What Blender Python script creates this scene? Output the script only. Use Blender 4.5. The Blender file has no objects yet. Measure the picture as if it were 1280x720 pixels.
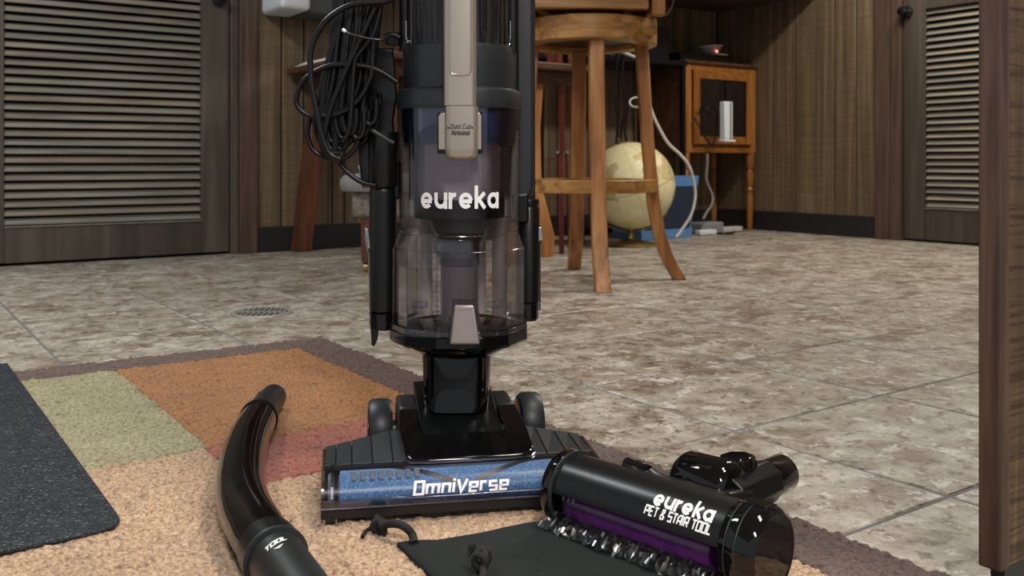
import bpy, bmesh, math, random
import numpy as np
from mathutils import Vector, Matrix, Euler
random.seed(7)
C = bpy.context.scene.collection
S = bpy.context.scene
PI = math.pi

# ------------------------------------------------------------------ camera, world, lights, exposure
F, H0, CH = 1170.0, 203.0, 0.40            # focal length in pixels, horizon row, camera height
cam = bpy.data.cameras.new('camera'); co = bpy.data.objects.new('camera', cam); C.objects.link(co)
co.location = (0, 0, CH); co.rotation_euler = (PI/2, 0, 0)
cam.sensor_width = 36; cam.lens = F/1280*36; cam.shift_y = -(360-H0)/1280
cam.clip_start = .02; cam.clip_end = 60
cam.dof.use_dof = True; cam.dof.focus_distance = 1.12; cam.dof.aperture_fstop = 11
S.camera = co
W = bpy.data.worlds.new('world'); S.world = W; W.use_nodes = True
W.node_tree.nodes['Background'].inputs[0].default_value = (.93, .96, 1.0, 1)
W.node_tree.nodes['Background'].inputs[1].default_value = 0.30
def area(name, loc, rot, sx, sy, power, col):
    l = bpy.data.lights.new(name, 'AREA'); l.shape = 'RECTANGLE'; l.size = sx; l.size_y = sy
    l.energy = power; l.color = col
    o = bpy.data.objects.new(name, l); C.objects.link(o); o.location = loc; o.rotation_euler = rot
    return o
area('ceiling_lamp_near', (.75, .75, 2.24), (0, 0, math.radians(35)), .25, 1.15, 40, (1, .95, .87))
area('ceiling_lamp_left', (-1.55, 2.1, 2.24), (0, 0, math.radians(35)), .25, 1.15, 26, (.93, .98, 1))
area('ceiling_lamp_right', (1.75, 3.75, 2.24), (0, 0, math.radians(125)), .25, 1.15, 36, (1, .94, .85))
area('ceiling_lamp_behind', (.5, -1.5, 2.24), (0, 0, math.radians(35)), .25, 1.15, 62, (1, .97, .93))
S.view_settings.view_transform = 'Standard'; S.view_settings.look = 'None'
S.view_settings.gamma = 1; S.view_settings.use_curve_mapping = False
S.view_settings.exposure = 0.66

# ------------------------------------------------------------------ coordinate helpers
CA, SA = math.cos(math.radians(34.82)), math.sin(math.radians(34.82))
RA = math.radians(34.82)
def R(u, v, z=0.0): return Vector((CA*u - SA*v, SA*u + CA*v, z))      # room axes to world
def P(x, y, Y): return Vector(((x-640)*Y/F, Y, CH-(y-H0)*Y/F))        # a point of the place at distance Y
def G(x, y, z=0.0):
    Y = F*(CH-z)/(y-H0); return Vector(((x-640)*Y/F, Y, z))
def UV(p): return (CA*p[0]+SA*p[1], -SA*p[0]+CA*p[1])

# ------------------------------------------------------------------ materials
def s2l(c):
    c = c/255.0
    return c/12.92 if c <= .04045 else ((c+.055)/1.055)**2.4
def rgb(r, g, b): return (s2l(r), s2l(g), s2l(b), 1)
def mk(name):
    m = bpy.data.materials.new(name); m.use_nodes = True
    return m, m.node_tree.nodes, m.node_tree.links, m.node_tree.nodes['Principled BSDF']
def coords(n, l, kind='Object', scale=(1, 1, 1), rnd=0.0, rot=(0, 0, 0)):
    t = n.new('ShaderNodeTexCoord'); mp = n.new('ShaderNodeMapping'); mp.inputs['Scale'].default_value = scale
    mp.inputs['Rotation'].default_value = rot
    l.new(t.outputs[kind], mp.inputs['Vector'])
    if rnd:
        oi = n.new('ShaderNodeObjectInfo'); mm = n.new('ShaderNodeMath'); mm.operation = 'MULTIPLY'; mm.inputs[1].default_value = rnd
        l.new(oi.outputs['Random'], mm.inputs[0])
        l.new(mm.outputs[0], mp.inputs['Location'])
    return mp.outputs['Vector']
def noise(n, l, vec, scale, detail=4, rough=.55, dist=0):
    t = n.new('ShaderNodeTexNoise'); t.inputs['Scale'].default_value = scale; t.inputs['Detail'].default_value = detail
    t.inputs['Roughness'].default_value = rough; t.inputs['Distortion'].default_value = dist
    l.new(vec, t.inputs['Vector']); return t.outputs['Fac']
def ramp(n, l, fac, stops):
    r = n.new('ShaderNodeValToRGB'); e = r.color_ramp.elements
    e[0].position, e[0].color = stops[0]; e[1].position, e[1].color = stops[-1]
    for p, c in stops[1:-1]:
        k = e.new(p); k.color = c
    l.new(fac, r.inputs[0]); return r.outputs[0]
def mixc(n, l, fac, a, b, mode='MIX'):
    m = n.new('ShaderNodeMix'); m.data_type = 'RGBA'; m.blend_type = mode
    for s, v in ((m.inputs[0], fac), (m.inputs[6], a), (m.inputs[7], b)):
        if isinstance(v, (int, float, tuple)): s.default_value = v
        else: l.new(v, s)
    return m.outputs[2]
def bump(n, l, b, h, strength, dist=.002):
    k = n.new('ShaderNodeBump'); k.inputs['Strength'].default_value = strength; k.inputs['Distance'].default_value = dist
    l.new(h, k.inputs['Height']); l.new(k.outputs[0], b.inputs['Normal'])
def plain(name, col, rough=.5, metal=0, var=.12, scale=60, bmp=0, coat=0, spec=.5, emis=None):
    m, n, l, b = mk(name)
    v = coords(n, l); f = noise(n, l, v, scale)
    dark = tuple(c*(1-var) for c in col[:3])+(1,); lite = tuple(min(1, c*(1+var)) for c in col[:3])+(1,)
    l.new(ramp(n, l, f, [(.3, dark), (.7, lite)]), b.inputs['Base Color'])
    b.inputs['Roughness'].default_value = rough; b.inputs['Metallic'].default_value = metal
    b.inputs['Coat Weight'].default_value = coat; b.inputs['Coat Roughness'].default_value = .05
    b.inputs['Specular IOR Level'].default_value = spec
    if bmp: bump(n, l, b, noise(n, l, v, scale*6, 2), bmp, .0006)
    if emis:
        b.inputs['Emission Color'].default_value = emis[0]; b.inputs['Emission Strength'].default_value = emis[1]
    return m
def wood(name, dark, mid, lite, axis='z', rough=.4, scale=1.0, rnd=13.0, bmp=.25, coat=0):
    m, n, l, b = mk(name)
    sc = {'z': (38, 38, 2.2), 'x': (2.2, 38, 38), 'y': (38, 2.2, 38)}[axis]
    v = coords(n, l, scale=tuple(s*scale for s in sc), rnd=rnd)
    f = noise(n, l, v, 1.0, 6, .62, .6)
    v2 = coords(n, l, scale=tuple(s*scale*.18 for s in sc), rnd=rnd); f2 = noise(n, l, v2, 1.0, 3, .5, .3)
    c = ramp(n, l, f, [(.28, dark), (.5, mid), (.72, lite)])
    c2 = ramp(n, l, f2, [(.3, (.68, .66, .64, 1)), (.7, (1.0, 1.0, 1.0, 1))])
    l.new(mixc(n, l, 1.0, c, c2, 'MULTIPLY'), b.inputs['Base Color'])
    b.inputs['Roughness'].default_value = rough; b.inputs['Coat Weight'].default_value = coat
    bump(n, l, b, f, bmp, .0015); return m
def clear(name, tint=(.86, .86, .88, 1), edge=(.45, .45, .48, 1), rough=.03, gloss=.5):
    m, n, l, b = mk(name); n.remove(b); out = n['Material Output']
    tr = n.new('ShaderNodeBsdfTransparent'); gl = n.new('ShaderNodeBsdfGlossy'); gl.inputs['Roughness'].default_value = rough
    lw = n.new('ShaderNodeLayerWeight'); lw.inputs['Blend'].default_value = .35
    v = coords(n, l); f = noise(n, l, v, 25)
    t1 = mixc(n, l, lw.outputs['Facing'], tint, edge)
    l.new(mixc(n, l, f, t1, tuple(c*.92 for c in tint[:3])+(1,)), tr.inputs['Color'])
    fr = n.new('ShaderNodeFresnel'); fr.inputs['IOR'].default_value = 1.45
    mm = n.new('ShaderNodeMath'); mm.operation = 'MULTIPLY_ADD'; mm.inputs[1].default_value = gloss*1.6; mm.inputs[2].default_value = .015
    l.new(fr.outputs[0], mm.inputs[0])
    cl = n.new('ShaderNodeClamp'); l.new(mm.outputs[0], cl.inputs[0]); cl.inputs[2].default_value = .75
    mx = n.new('ShaderNodeMixShader'); l.new(cl.outputs[0], mx.inputs[0]); l.new(tr.outputs[0], mx.inputs[1]); l.new(gl.outputs[0], mx.inputs[2])
    l.new(mx.outputs[0], out.inputs['Surface']); return m

def tile_mat():
    m, n, l, b = mk('stone_tile')
    v = coords(n, l, 'Object', (1, 1, 1), rnd=37.0)
    f1 = noise(n, l, v, 10, 12, .72, .25)
    f2 = noise(n, l, v, 42, 8, .7, .3)
    f3 = noise(n, l, v, 3.2, 3, .5, .2)
    base = ramp(n, l, f1, [(.34, rgb(110, 92, 77)), (.44, rgb(142, 129, 114)), (.50, rgb(162, 153, 139)), (.56, rgb(175, 168, 155)), (.66, rgb(198, 194, 185))])
    veins = ramp(n, l, f2, [(.34, rgb(112, 90, 74)), (.42, rgb(196, 184, 172)), (.47, (1, 1, 1, 1)), (.66, (1, 1, 1, 1))])
    c = mixc(n, l, .85, base, veins, 'MULTIPLY')
    pale = ramp(n, l, noise(n, l, v, 24, 10, .74, .4), [(.555, (0, 0, 0, 1)), (.60, (.85, .85, .85, 1))])
    c = mixc(n, l, pale, c, rgb(208, 205, 199))
    c = mixc(n, l, 1.0, c, ramp(n, l, noise(n, l, v, 150, 4, .7), [(.36, (.72, .69, .66, 1)), (.5, (1, 1, 1, 1))]), 'MULTIPLY')
    tone = ramp(n, l, f3, [(.35, (.90, .88, .85, 1)), (.65, (1, 1, 1, 1))])
    c = mixc(n, l, 1.0, c, tone, 'MULTIPLY')
    l.new(c, b.inputs['Base Color'])
    l.new(ramp(n, l, f2, [(.3, (.5, .5, .5, 1)), (.7, (.3, .3, .3, 1))]), b.inputs['Roughness'])
    bump(n, l, b, mixc(n, l, .5, f1, f2), .6, .003); return m
def panel_mat(name, cols, axis='z'):
    m, n, l, b = mk(name)
    v = coords(n, l, 'Object', (30, 30, 1.0), rnd=21.0); f = noise(n, l, v, 1.0, 6, .6, .5)
    v2 = coords(n, l, 'Object', (6, 6, 95), rnd=21.0); f2 = noise(n, l, v2, 1.0, 3, .6, .2)   # saw marks across the grain
    v3 = coords(n, l, 'Object', (2, 2, 1.3), rnd=5.0); f3 = noise(n, l, v3, 1.5, 3)
    c = ramp(n, l, f, [(.28, cols[0]), (.5, cols[1]), (.74, cols[2])])
    c = mixc(n, l, .5, c, ramp(n, l, f2, [(.35, (.62, .6, .56, 1)), (.62, (1, 1, 1, 1))]), 'MULTIPLY')
    if name.startswith('rough'): c = mixc(n, l, 1.0, c, ramp(n, l, noise(n, l, coords(n, l, 'Object', (5, 5, 150)), 1.0, 4, .7, .4), [(.40, (.40, .34, .28, 1)), (.52, (1, 1, 1, 1))]), 'MULTIPLY')
    c = mixc(n, l, .8, c, ramp(n, l, f3, [(.3, (.75, .75, .73, 1)), (.7, (1, 1, 1, 1))]), 'MULTIPLY')
    l.new(c, b.inputs['Base Color']); b.inputs['Roughness'].default_value = .6
    bump(n, l, b, mixc(n, l, .5, f, f2), .45, .002); return m
def slat_mat():
    m, n, l, b = mk('louver_wood')
    v = coords(n, l, scale=(2.2, 30, 30), rnd=31.0); f = noise(n, l, v, 1.0, 5, .6, .4)
    v2 = coords(n, l, scale=(1.7, 1.7, 1.7), rnd=9.0); f2 = noise(n, l, v2, 2.0, 2, .5)
    a = ramp(n, l, f, [(.3, rgb(104, 93, 80)), (.7, rgb(152, 139, 122))])
    g = ramp(n, l, f, [(.3, rgb(92, 91, 83)), (.7, rgb(136, 134, 122))])
    oi = n.new('ShaderNodeObjectInfo')
    k = n.new('ShaderNodeMath'); k.operation = 'MULTIPLY_ADD'; l.new(oi.outputs['Random'], k.inputs[0]); k.inputs[1].default_value = .35; l.new(f2, k.inputs[2])
    st = ramp(n, l, k.outputs[0], [(.45, (0, 0, 0, 1)), (.9, (1, 1, 1, 1))])
    l.new(mixc(n, l, st, a, g), b.inputs['Base Color']); b.inputs['Roughness'].default_value = .42
    bump(n, l, b, f, .2, .001); return m
def pile_mat(name, c0, c1, c2):
    m, n, l, b = mk(name)
    v = coords(n, l, 'Object', (1, 1, 1)); f = noise(n, l, v, 190, 5, .8); g = noise(n, l, v, 14, 4, .6, .4); s = noise(n, l, v, 55, 2, .5)
    c = ramp(n, l, f, [(.38, tuple(q*.72 for q in c0[:3])+(1,)), (.5, c1), (.62, c2)])
    c = mixc(n, l, 1.0, c, ramp(n, l, g, [(.3, (.80, .79, .77, 1)), (.65, (1, 1, 1, 1))]), 'MULTIPLY')
    c = mixc(n, l, 1.0, c, ramp(n, l, s, [(.27, (.52, .5, .48, 1)), (.37, (1, 1, 1, 1))]), 'MULTIPLY')
    l.new(c, b.inputs['Base Color']); b.inputs['Roughness'].default_value = .95
    b.inputs['Sheen Weight'].default_value = .25; b.inputs['Specular IOR Level'].default_value = .1
    bump(n, l, b, f, .8, .004); return m

M = {}
M['tile'] = tile_mat()
M['grout'] = plain('grout', rgb(104, 104, 105), .8, bmp=.3)
M['panel'] = panel_mat('dark_panelling', (rgb(76, 61, 44), rgb(110, 91, 68), rgb(138, 117, 90)))
M['rough_panel'] = panel_mat('rough_sawn_panelling', (rgb(52, 38, 24), rgb(96, 74, 50), rgb(150, 122, 88)))
M['trim'] = wood('trim_wood', rgb(58, 42, 35), rgb(84, 64, 54), rgb(104, 82, 70), 'z', .5)
M['post'] = wood('post_trim_wood', rgb(42, 29, 22), rgb(76, 54, 43), rgb(104, 79, 65), 'z', .5, 1.6)
M['door'] = wood('door_wood', rgb(62, 54, 46), rgb(78, 70, 61), rgb(94, 86, 76), 'z', .38, .5)
M['slat'] = slat_mat()
M['black_void'] = plain('dark_backing', rgb(9, 7, 6), .95)
M['rubber_base'] = plain('black_rubber_base', rgb(30, 29, 28), .45, bmp=.2)
M['ceil'] = plain('ceiling_paint', rgb(196, 190, 178), .9)
M['oak'] = wood('stool_oak', rgb(122, 74, 36), rgb(176, 118, 66), rgb(206, 150, 92), 'z', .38, 1.0)
M['oak_h'] = wood('stool_oak_rail', rgb(116, 76, 34), rgb(172, 122, 62), rgb(204, 158, 92), 'x', .38, 1.0)
M['cab'] = wood('cabinet_oak', rgb(112, 66, 24), rgb(152, 96, 40), rgb(178, 120, 58), 'z', .35)
M['cab_h'] = wood('cabinet_oak_rail', rgb(112, 66, 24), rgb(150, 94, 40), rgb(174, 116, 56), 'x', .35)
M['cherry'] = wood('cherry_wood', rgb(70, 36, 20), rgb(98, 54, 32), rgb(122, 72, 45), 'z', .4)
M['red_wood'] = wood('red_stained_wood', rgb(74, 26, 14), rgb(122, 48, 28), rgb(148, 66, 40), 'z', .35)
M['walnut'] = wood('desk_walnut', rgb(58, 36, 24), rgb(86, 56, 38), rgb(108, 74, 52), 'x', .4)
M['blk_gloss'] = plain('gloss_black_plastic', (.003, .003, .0035, 1), .05, coat=.0, spec=.45)
M['blk_satin'] = plain('satin_black_plastic', (.0045, .005, .0055, 1), .30, bmp=.04, spec=.4)
M['blk_matte'] = plain('matte_black_plastic', (.009, .010, .011, 1), .42, bmp=.12, scale=150)
M['blk_grey'] = plain('dark_grey_plastic', (.019, .022, .024, 1), .38, bmp=.08, scale=150)
M['ribbed'] = plain('textured_grey_cover', (.018, .024, .027, 1), .40, bmp=.25, scale=220)
M['cord'] = plain('cord_rubber', (.005, .005, .006, 1), .36, spec=.35)
M['tire'] = plain('wheel_rubber', (.014, .018, .020, 1), .45, bmp=.1)
M['silver'] = plain('champagne_silver_plastic', rgb(184, 172, 160), .30, metal=.7, var=.02)
M['latch'] = plain('latch_grey_plastic', rgb(160, 150, 150), .35, metal=.3, var=.02)
M['chrome'] = plain('chrome', rgb(205, 205, 205), .12, metal=1)
M['white'] = plain('white_print', rgb(246, 246, 246), .45, var=.01)
M['ink'] = plain('black_print', rgb(18, 16, 16), .5)
M['clear'] = clear('clear_smoked_plastic', (.93, .92, .94, 1), (.62, .60, .66, 1), rough=.06, gloss=.9)
M['clear2'] = clear('clear_window_plastic', (.97, .97, .98, 1), (.75, .77, .82, 1), rough=.32, gloss=.22)
M['clear_in'] = clear('smoked_inner_plastic', (.78, .75, .78, 1), (.45, .43, .47, 1), gloss=.6)
M['clear_blue'] = clear('blue_tinted_plastic', (.74, .80, .90, 1), (.45, .52, .64, 1), gloss=.5)
M['rim'] = clear('clear_rim_plastic', (.80, .80, .85, 1), (.5, .5, .58, 1), rough=.15, gloss=1.4)
M['skirt'] = clear('crinkled_clear_plastic', (.86, .86, .90, 1), (.6, .6, .66, 1), rough=.22, gloss=1.5)
M['comb'] = plain('grey_comb_plastic', rgb(92, 100, 108), .4)
M['shroud'] = plain('grey_mesh_shroud', rgb(206, 192, 198), .45, metal=.1, bmp=.3, scale=300)
M['cone'] = plain('dark_cone_plastic', rgb(48, 42, 46), .25)
M['tube_in'] = plain('brown_grey_inner_tube', rgb(92, 78, 84), .22)
M['post_in'] = plain('pale_inner_column', rgb(196, 182, 174), .3)
M['brass'] = plain('aged_brass', rgb(170, 146, 96), .3, metal=.9)
M['blue_bin'] = plain('blue_plastic', rgb(66, 104, 150), .5)
M['blue_dark'] = plain('dark_blue_fabric', rgb(26, 42, 62), .8, bmp=.3)
M['paper'] = plain('white_paper', rgb(226, 226, 218), .8, var=.03)
M['wht_plastic'] = plain('white_plastic', rgb(214, 218, 222), .35, var=.03)
M['grey_fabric'] = plain('grey_fabric', rgb(124, 124, 122), .9, bmp=.4)
M['speckle'] = plain('speckled_fabric', rgb(112, 104, 94), .95, var=.5, scale=90, bmp=.5)
M['grey_box'] = plain('box_grey_and_shade', rgb(74, 76, 72), .5)
M['cable_w'] = plain('white_cable', rgb(190, 184, 178), .5)
M['cable_g'] = plain('grey_cable', rgb(120, 112, 108), .5)
M['cloth'] = plain('black_cloth', (.007, .009, .009, 1), .85, var=.25, scale=400, bmp=.5, spec=.3)
M['rope'] = plain('black_braid', (.005, .005, .005, 1), .8, bmp=.8, scale=500)
M['drain'] = plain('drain_metal', rgb(170, 166, 160), .45, metal=.5)
M['led'] = plain('red_led', rgb(255, 60, 60), .4, emis=((1, .08, .08, 1), 14))
M['purple'] = plain('purple_roller', (.085, .012, .125, 1), .3, var=.35, scale=70, coat=.3)

def mat_roller():
    m, n, l, b = mk('blue_plush_roller')
    v = coords(n, l); f = noise(n, l, v, 420, 4, .7); g = noise(n, l, v, 60, 3, .6)
    c = ramp(n, l, f, [(.3, rgb(28, 66, 112)), (.52, rgb(62, 116, 170)), (.75, rgb(128, 172, 214))])
    c = mixc(n, l, 1.0, c, ramp(n, l, g, [(.3, (.72, .75, .8, 1)), (.65, (1, 1, 1, 1))]), 'MULTIPLY')
    l.new(c, b.inputs['Base Color']); b.inputs['Roughness'].default_value = .9; b.inputs['Sheen Weight'].default_value = .4
    bump(n, l, b, f, 1.0, .002); return m
M['roller'] = mat_roller()
def mat_streak():
    m, n, l, b = mk('dark_streaked_window')
    v = coords(n, l, scale=(150, 150, 7)); f = noise(n, l, v, 1.0, 4, .6, .8)
    l.new(ramp(n, l, f, [(.45, (.004, .004, .005, 1)), (.66, (.035, .036, .038, 1)), (.74, (.13, .13, .13, 1))]), b.inputs['Base Color'])
    b.inputs['Roughness'].default_value = .16; bump(n, l, b, f, .9, .004); return m
M['streak'] = mat_streak()
def mat_globe():
    m, n, l, b = mk('globe_paper')
    v = coords(n, l, scale=(1, 1, 1)); f = noise(n, l, v, 5.5, 7, .58, .2); g = noise(n, l, v, 13, 5)
    sea = ramp(n, l, g, [(.3, rgb(214, 202, 150)), (.7, rgb(232, 224, 184))])
    land = ramp(n, l, g, [(.35, rgb(120, 150, 140)), (.5, rgb(206, 190, 130)), (.65, rgb(200, 170, 120))])
    k = ramp(n, l, f, [(.55, (0, 0, 0, 1)), (.575, (1, 1, 1, 1))])
    c = mixc(n, l, k, sea, land)
    co_ = ramp(n, l, f, [(.545, (1, 1, 1, 1)), (.555, (.55, .5, .4, 1)), (.57, (1, 1, 1, 1))])
    l.new(mixc(n, l, 1.0, c, co_, 'MULTIPLY'), b.inputs['Base Color']); b.inputs['Roughness'].default_value = .35; return m
M['globe'] = mat_globe()
def mat_mat():
    m, n, l, b = mk('black_embossed_vinyl')
    v = coords(n, l, 'Object', (1, .55, 1), rot=(0, 0, .2))
    t = n.new('ShaderNodeTexVoronoi'); t.feature = 'DISTANCE_TO_EDGE'; t.inputs['Scale'].default_value = 210
    l.new(v, t.inputs['Vector']); f = noise(n, l, v, 120, 3)
    h = ramp(n, l, t.outputs['Distance'], [(0, (0, 0, 0, 1)), (.25, (1, 1, 1, 1))])
    l.new(ramp(n, l, f, [(.3, (.013, .018, .022, 1)), (.7, (.030, .038, .045, 1))]), b.inputs['Base Color'])
    b.inputs['Roughness'].default_value = .44; b.inputs['Specular IOR Level'].default_value = .32; bump(n, l, b, mixc(n, l, .4, h, f), 1.0, .0016); return m
M['mat'] = mat_mat()

# ------------------------------------------------------------------ mesh building
class MB:
    def __init__(s): s.v = []; s.f = []
    def add(s, vs, fs):
        k = len(s.v); s.v += [Vector(p) for p in vs]; s.f += [tuple(i+k for i in f) for f in fs]; return s
    def box(s, c, d, T=None):
        x, y, z = (q/2 for q in d); c = Vector(c)
        vs = [c+Vector((i*x, j*y, k*z)) for i in (-1, 1) for j in (-1, 1) for k in (-1, 1)]
        if T: vs = [T(*p) for p in vs]
        return s.add(vs, [(0, 1, 3, 2), (4, 6, 7, 5), (0, 4, 5, 1), (2, 3, 7, 6), (0, 2, 6, 4), (1, 5, 7, 3)])
    def hexa(s, lo, hi):            # two matching polygons joined into a solid
        n = len(lo)
        return s.add(list(lo)+list(hi), [tuple(range(n))[::-1], tuple(range(n, 2*n))] + [(i, (i+1) % n, n+(i+1) % n, n+i) for i in range(n)])
    def loft(s, rings, cap=True, closed=True):
        n = len(rings[0]); k = len(s.v)
        for r in rings: s.v += [Vector(p) for p in r]
        for i in range(len(rings)-1):
            for j in range(n if closed else n-1):
                a = k+i*n+j; b = k+i*n+(j+1) % n; s.f.append((a, b, b+n, a+n))
        if cap:
            s.f.append(tuple(range(k, k+n))[::-1]); m = k+(len(rings)-1)*n; s.f.append(tuple(range(m, m+n)))
        return s
    def lathe(s, prof, seg=48, c=(0, 0, 0), T=None, cap=True, phase=0.0, arc=None):
        rings = []
        for r, z in prof:
            if arc: ring = [(r*math.cos(arc[0]+(arc[1]-arc[0])*i/seg), r*math.sin(arc[0]+(arc[1]-arc[0])*i/seg), z) for i in range(seg+1)]
            else: ring = [(r*math.cos(2*PI*i/seg+phase), r*math.sin(2*PI*i/seg+phase), z) for i in range(seg)]
            ring = [T(*p) for p in ring] if T else [Vector(p)+Vector(c) for p in ring]
            rings.append(ring)
        return s.loft(rings, cap, closed=not arc)
    def tube(s, path, r, seg=12, cap=True, sy=1.0, up=None):
        path = [Vector(p) for p in path]; n = len(path)
        rs = r if isinstance(r, (list, tuple)) else [r]*n
        t0 = (path[1]-path[0]).normalized()
        nx = up.cross(t0).normalized() if up else t0.orthogonal().normalized()
        rings = []
        for i, p in enumerate(path):
            t = (path[min(i+1, n-1)]-path[max(i-1, 0)]).normalized()
            nx = (nx-t*nx.dot(t)).normalized(); ny = t.cross(nx)
            rings.append([p+nx*rs[i]*math.cos(2*PI*j/seg)+ny*rs[i]*sy*math.sin(2*PI*j/seg) for j in range(seg)])
        return s.loft(rings, cap)
    def surf(s, fn, nu, nv):
        k = len(s.v)
        for i in range(nu+1):
            for j in range(nv+1): s.v.append(Vector(fn(i/nu, j/nv)))
        for i in range(nu):
            for j in range(nv):
                a = k+i*(nv+1)+j; s.f.append((a, a+nv+1, a+nv+2, a+1))
        return s
    def ribbon(s, pts, w, fn, closed=False, sub=1):
        q = [Vector((p[0], p[1])) for p in pts]
        q = [p for i, p in enumerate(q) if i == 0 or (p-q[i-1]).length > 1e-5]
        if closed: q = q+[q[0]]
        if sub > 1:
            z = []
            for a, b in zip(q, q[1:]): z += [a.lerp(b, i/sub) for i in range(sub)]
            q = z+[q[-1]]
        n = len(q); L = []; Rr = []
        for i in range(n):
            if closed and i in (0, n-1): a, b = q[1]-q[0], q[n-1]-q[n-2]
            else: a = q[min(i+1, n-1)]-q[i] if i < n-1 else q[i]-q[i-1]; b = q[i]-q[i-1] if i > 0 else a
            a = a.normalized(); b = b.normalized()
            na = Vector((-a.y, a.x)); nb = Vector((-b.y, b.x)); m = (na+nb)
            m = m.normalized() if m.length > 1e-6 else na
            d = w/2/max(.35, m.dot(na)); L.append(q[i]+m*d); Rr.append(q[i]-m*d)
        k = len(s.v)
        for a, b in zip(L, Rr): s.v += [fn(a.x, a.y), fn(b.x, b.y)]
        for i in range(n-1): s.f.append((k+2*i, k+2*i+1, k+2*i+3, k+2*i+2))
        return s
    def build(s, name, mat, parent=None, smooth=40, bevel=0, seg=2, origin=None, solid=0, kind=None, wm=None):
        vs = s.v
        lo = [min(p[i] for p in vs) for i in range(3)]; hi = [max(p[i] for p in vs) for i in range(3)]
        o0 = Vector(origin) if origin is not None else Vector(((lo[0]+hi[0])/2, (lo[1]+hi[1])/2, lo[2]))
        me = bpy.data.meshes.new(name); me.from_pydata([tuple(p-o0) for p in vs], [], s.f); me.update()
        bm = bmesh.new(); bm.from_mesh(me); bmesh.ops.recalc_face_normals(bm, faces=bm.faces); bm.to_mesh(me); bm.free()
        if smooth:
            me.polygons.foreach_set('use_smooth', [True]*len(me.polygons)); me.set_sharp_from_angle(angle=math.radians(smooth))
        me.materials.append(mat)
        o = bpy.data.objects.new(name, me); C.objects.link(o); o.location = o0
        if solid:
            k = o.modifiers.new('solid', 'SOLIDIFY'); k.thickness = solid; k.offset = 0
        if bevel:
            k = o.modifiers.new('bevel', 'BEVEL'); k.width = bevel; k.segments = seg; k.limit_method = 'ANGLE'; k.angle_limit = math.radians(35)
        if parent is not None: attach(o, parent)
        if kind: o['kind'] = kind
        return o
def wmat(o):
    m = Matrix.LocRotScale(o.location, o.rotation_euler, o.scale)
    return (wmat(o.parent) @ o.matrix_parent_inverse @ m) if o.parent else m
def attach(o, p): o.parent = p; o.matrix_parent_inverse = wmat(p).inverted()
def thing(name, label, cat, loc, rotz=0, group=None):
    o = bpy.data.objects.new(name, None); C.objects.link(o); o.location = loc; o.rotation_euler = (0, 0, rotz)
    o.empty_display_size = .05
    o['label'] = label; o['category'] = cat
    if group: o['group'] = group
    return o
def tag(o, label, cat, group=None):
    o['label'] = label; o['category'] = cat
    if group: o['group'] = group
    return o
def struct(mb, name, mat, **k):
    return mb.build(name, mat, kind='structure', **k)
def inst(me, name, loc, rotz, parent):
    o = bpy.data.objects.new(name, me); C.objects.link(o); o.location = loc; o.rotation_euler = (0, 0, rotz)
    if parent is not None: attach(o, parent)
    return o
def curve(pts, n=8):                # Catmull-Rom through 3D points
    p = [Vector(q) for q in pts]; p = [p[0]*2-p[1]]+p+[p[-1]*2-p[-2]]; out = []
    for i in range(1, len(p)-2):
        for k in range(n):
            t = k/n; a, b, c, d = p[i-1], p[i], p[i+1], p[i+2]
            out.append(.5*((2*b)+(c-a)*t+(2*a-5*b+4*c-d)*t*t+(3*b-a-3*c+d)*t**3))
    out.append(p[-2]); return out

# ------------------------------------------------------------------ lettering (stroked letters)
def arc(cx, cy, r, a0, a1, n=14): return [(cx+r*math.cos(math.radians(a0+(a1-a0)*i/n)), cy+r*math.sin(math.radians(a0+(a1-a0)*i/n))) for i in range(n+1)]
ROUND = {  # x-height 1, stroke .27: width, strokes
 'e': (1.06, [[(.94, .46)]+[(.14, .46)][:0]+[(.16, .46)], arc(.5, .5, .365, 0, 318, 22)]),
 'u': (1.0, [[(.14, 1.0), (.14, .5)]+arc(.5, .5, .36, 180, 360, 14)+[(.86, 1.0)], [(.86, .55), (.86, .0)]]),
 'r': (.68, [[(.14, 0), (.14, 1.0)], [(.14, .45)]+arc(.48, .52, .34, 170, 78, 8)]),
 'k': (.92, [[(.14, 0), (.14, 1.42)], [(.14, .42), (.78, .98)], [(.34, .56), (.80, .02)]]),
 'a': (1.02, [arc(.5, .5, .365, 0, 360, 24), [(.865, 0), (.865, 1.0)]]),
}
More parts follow.
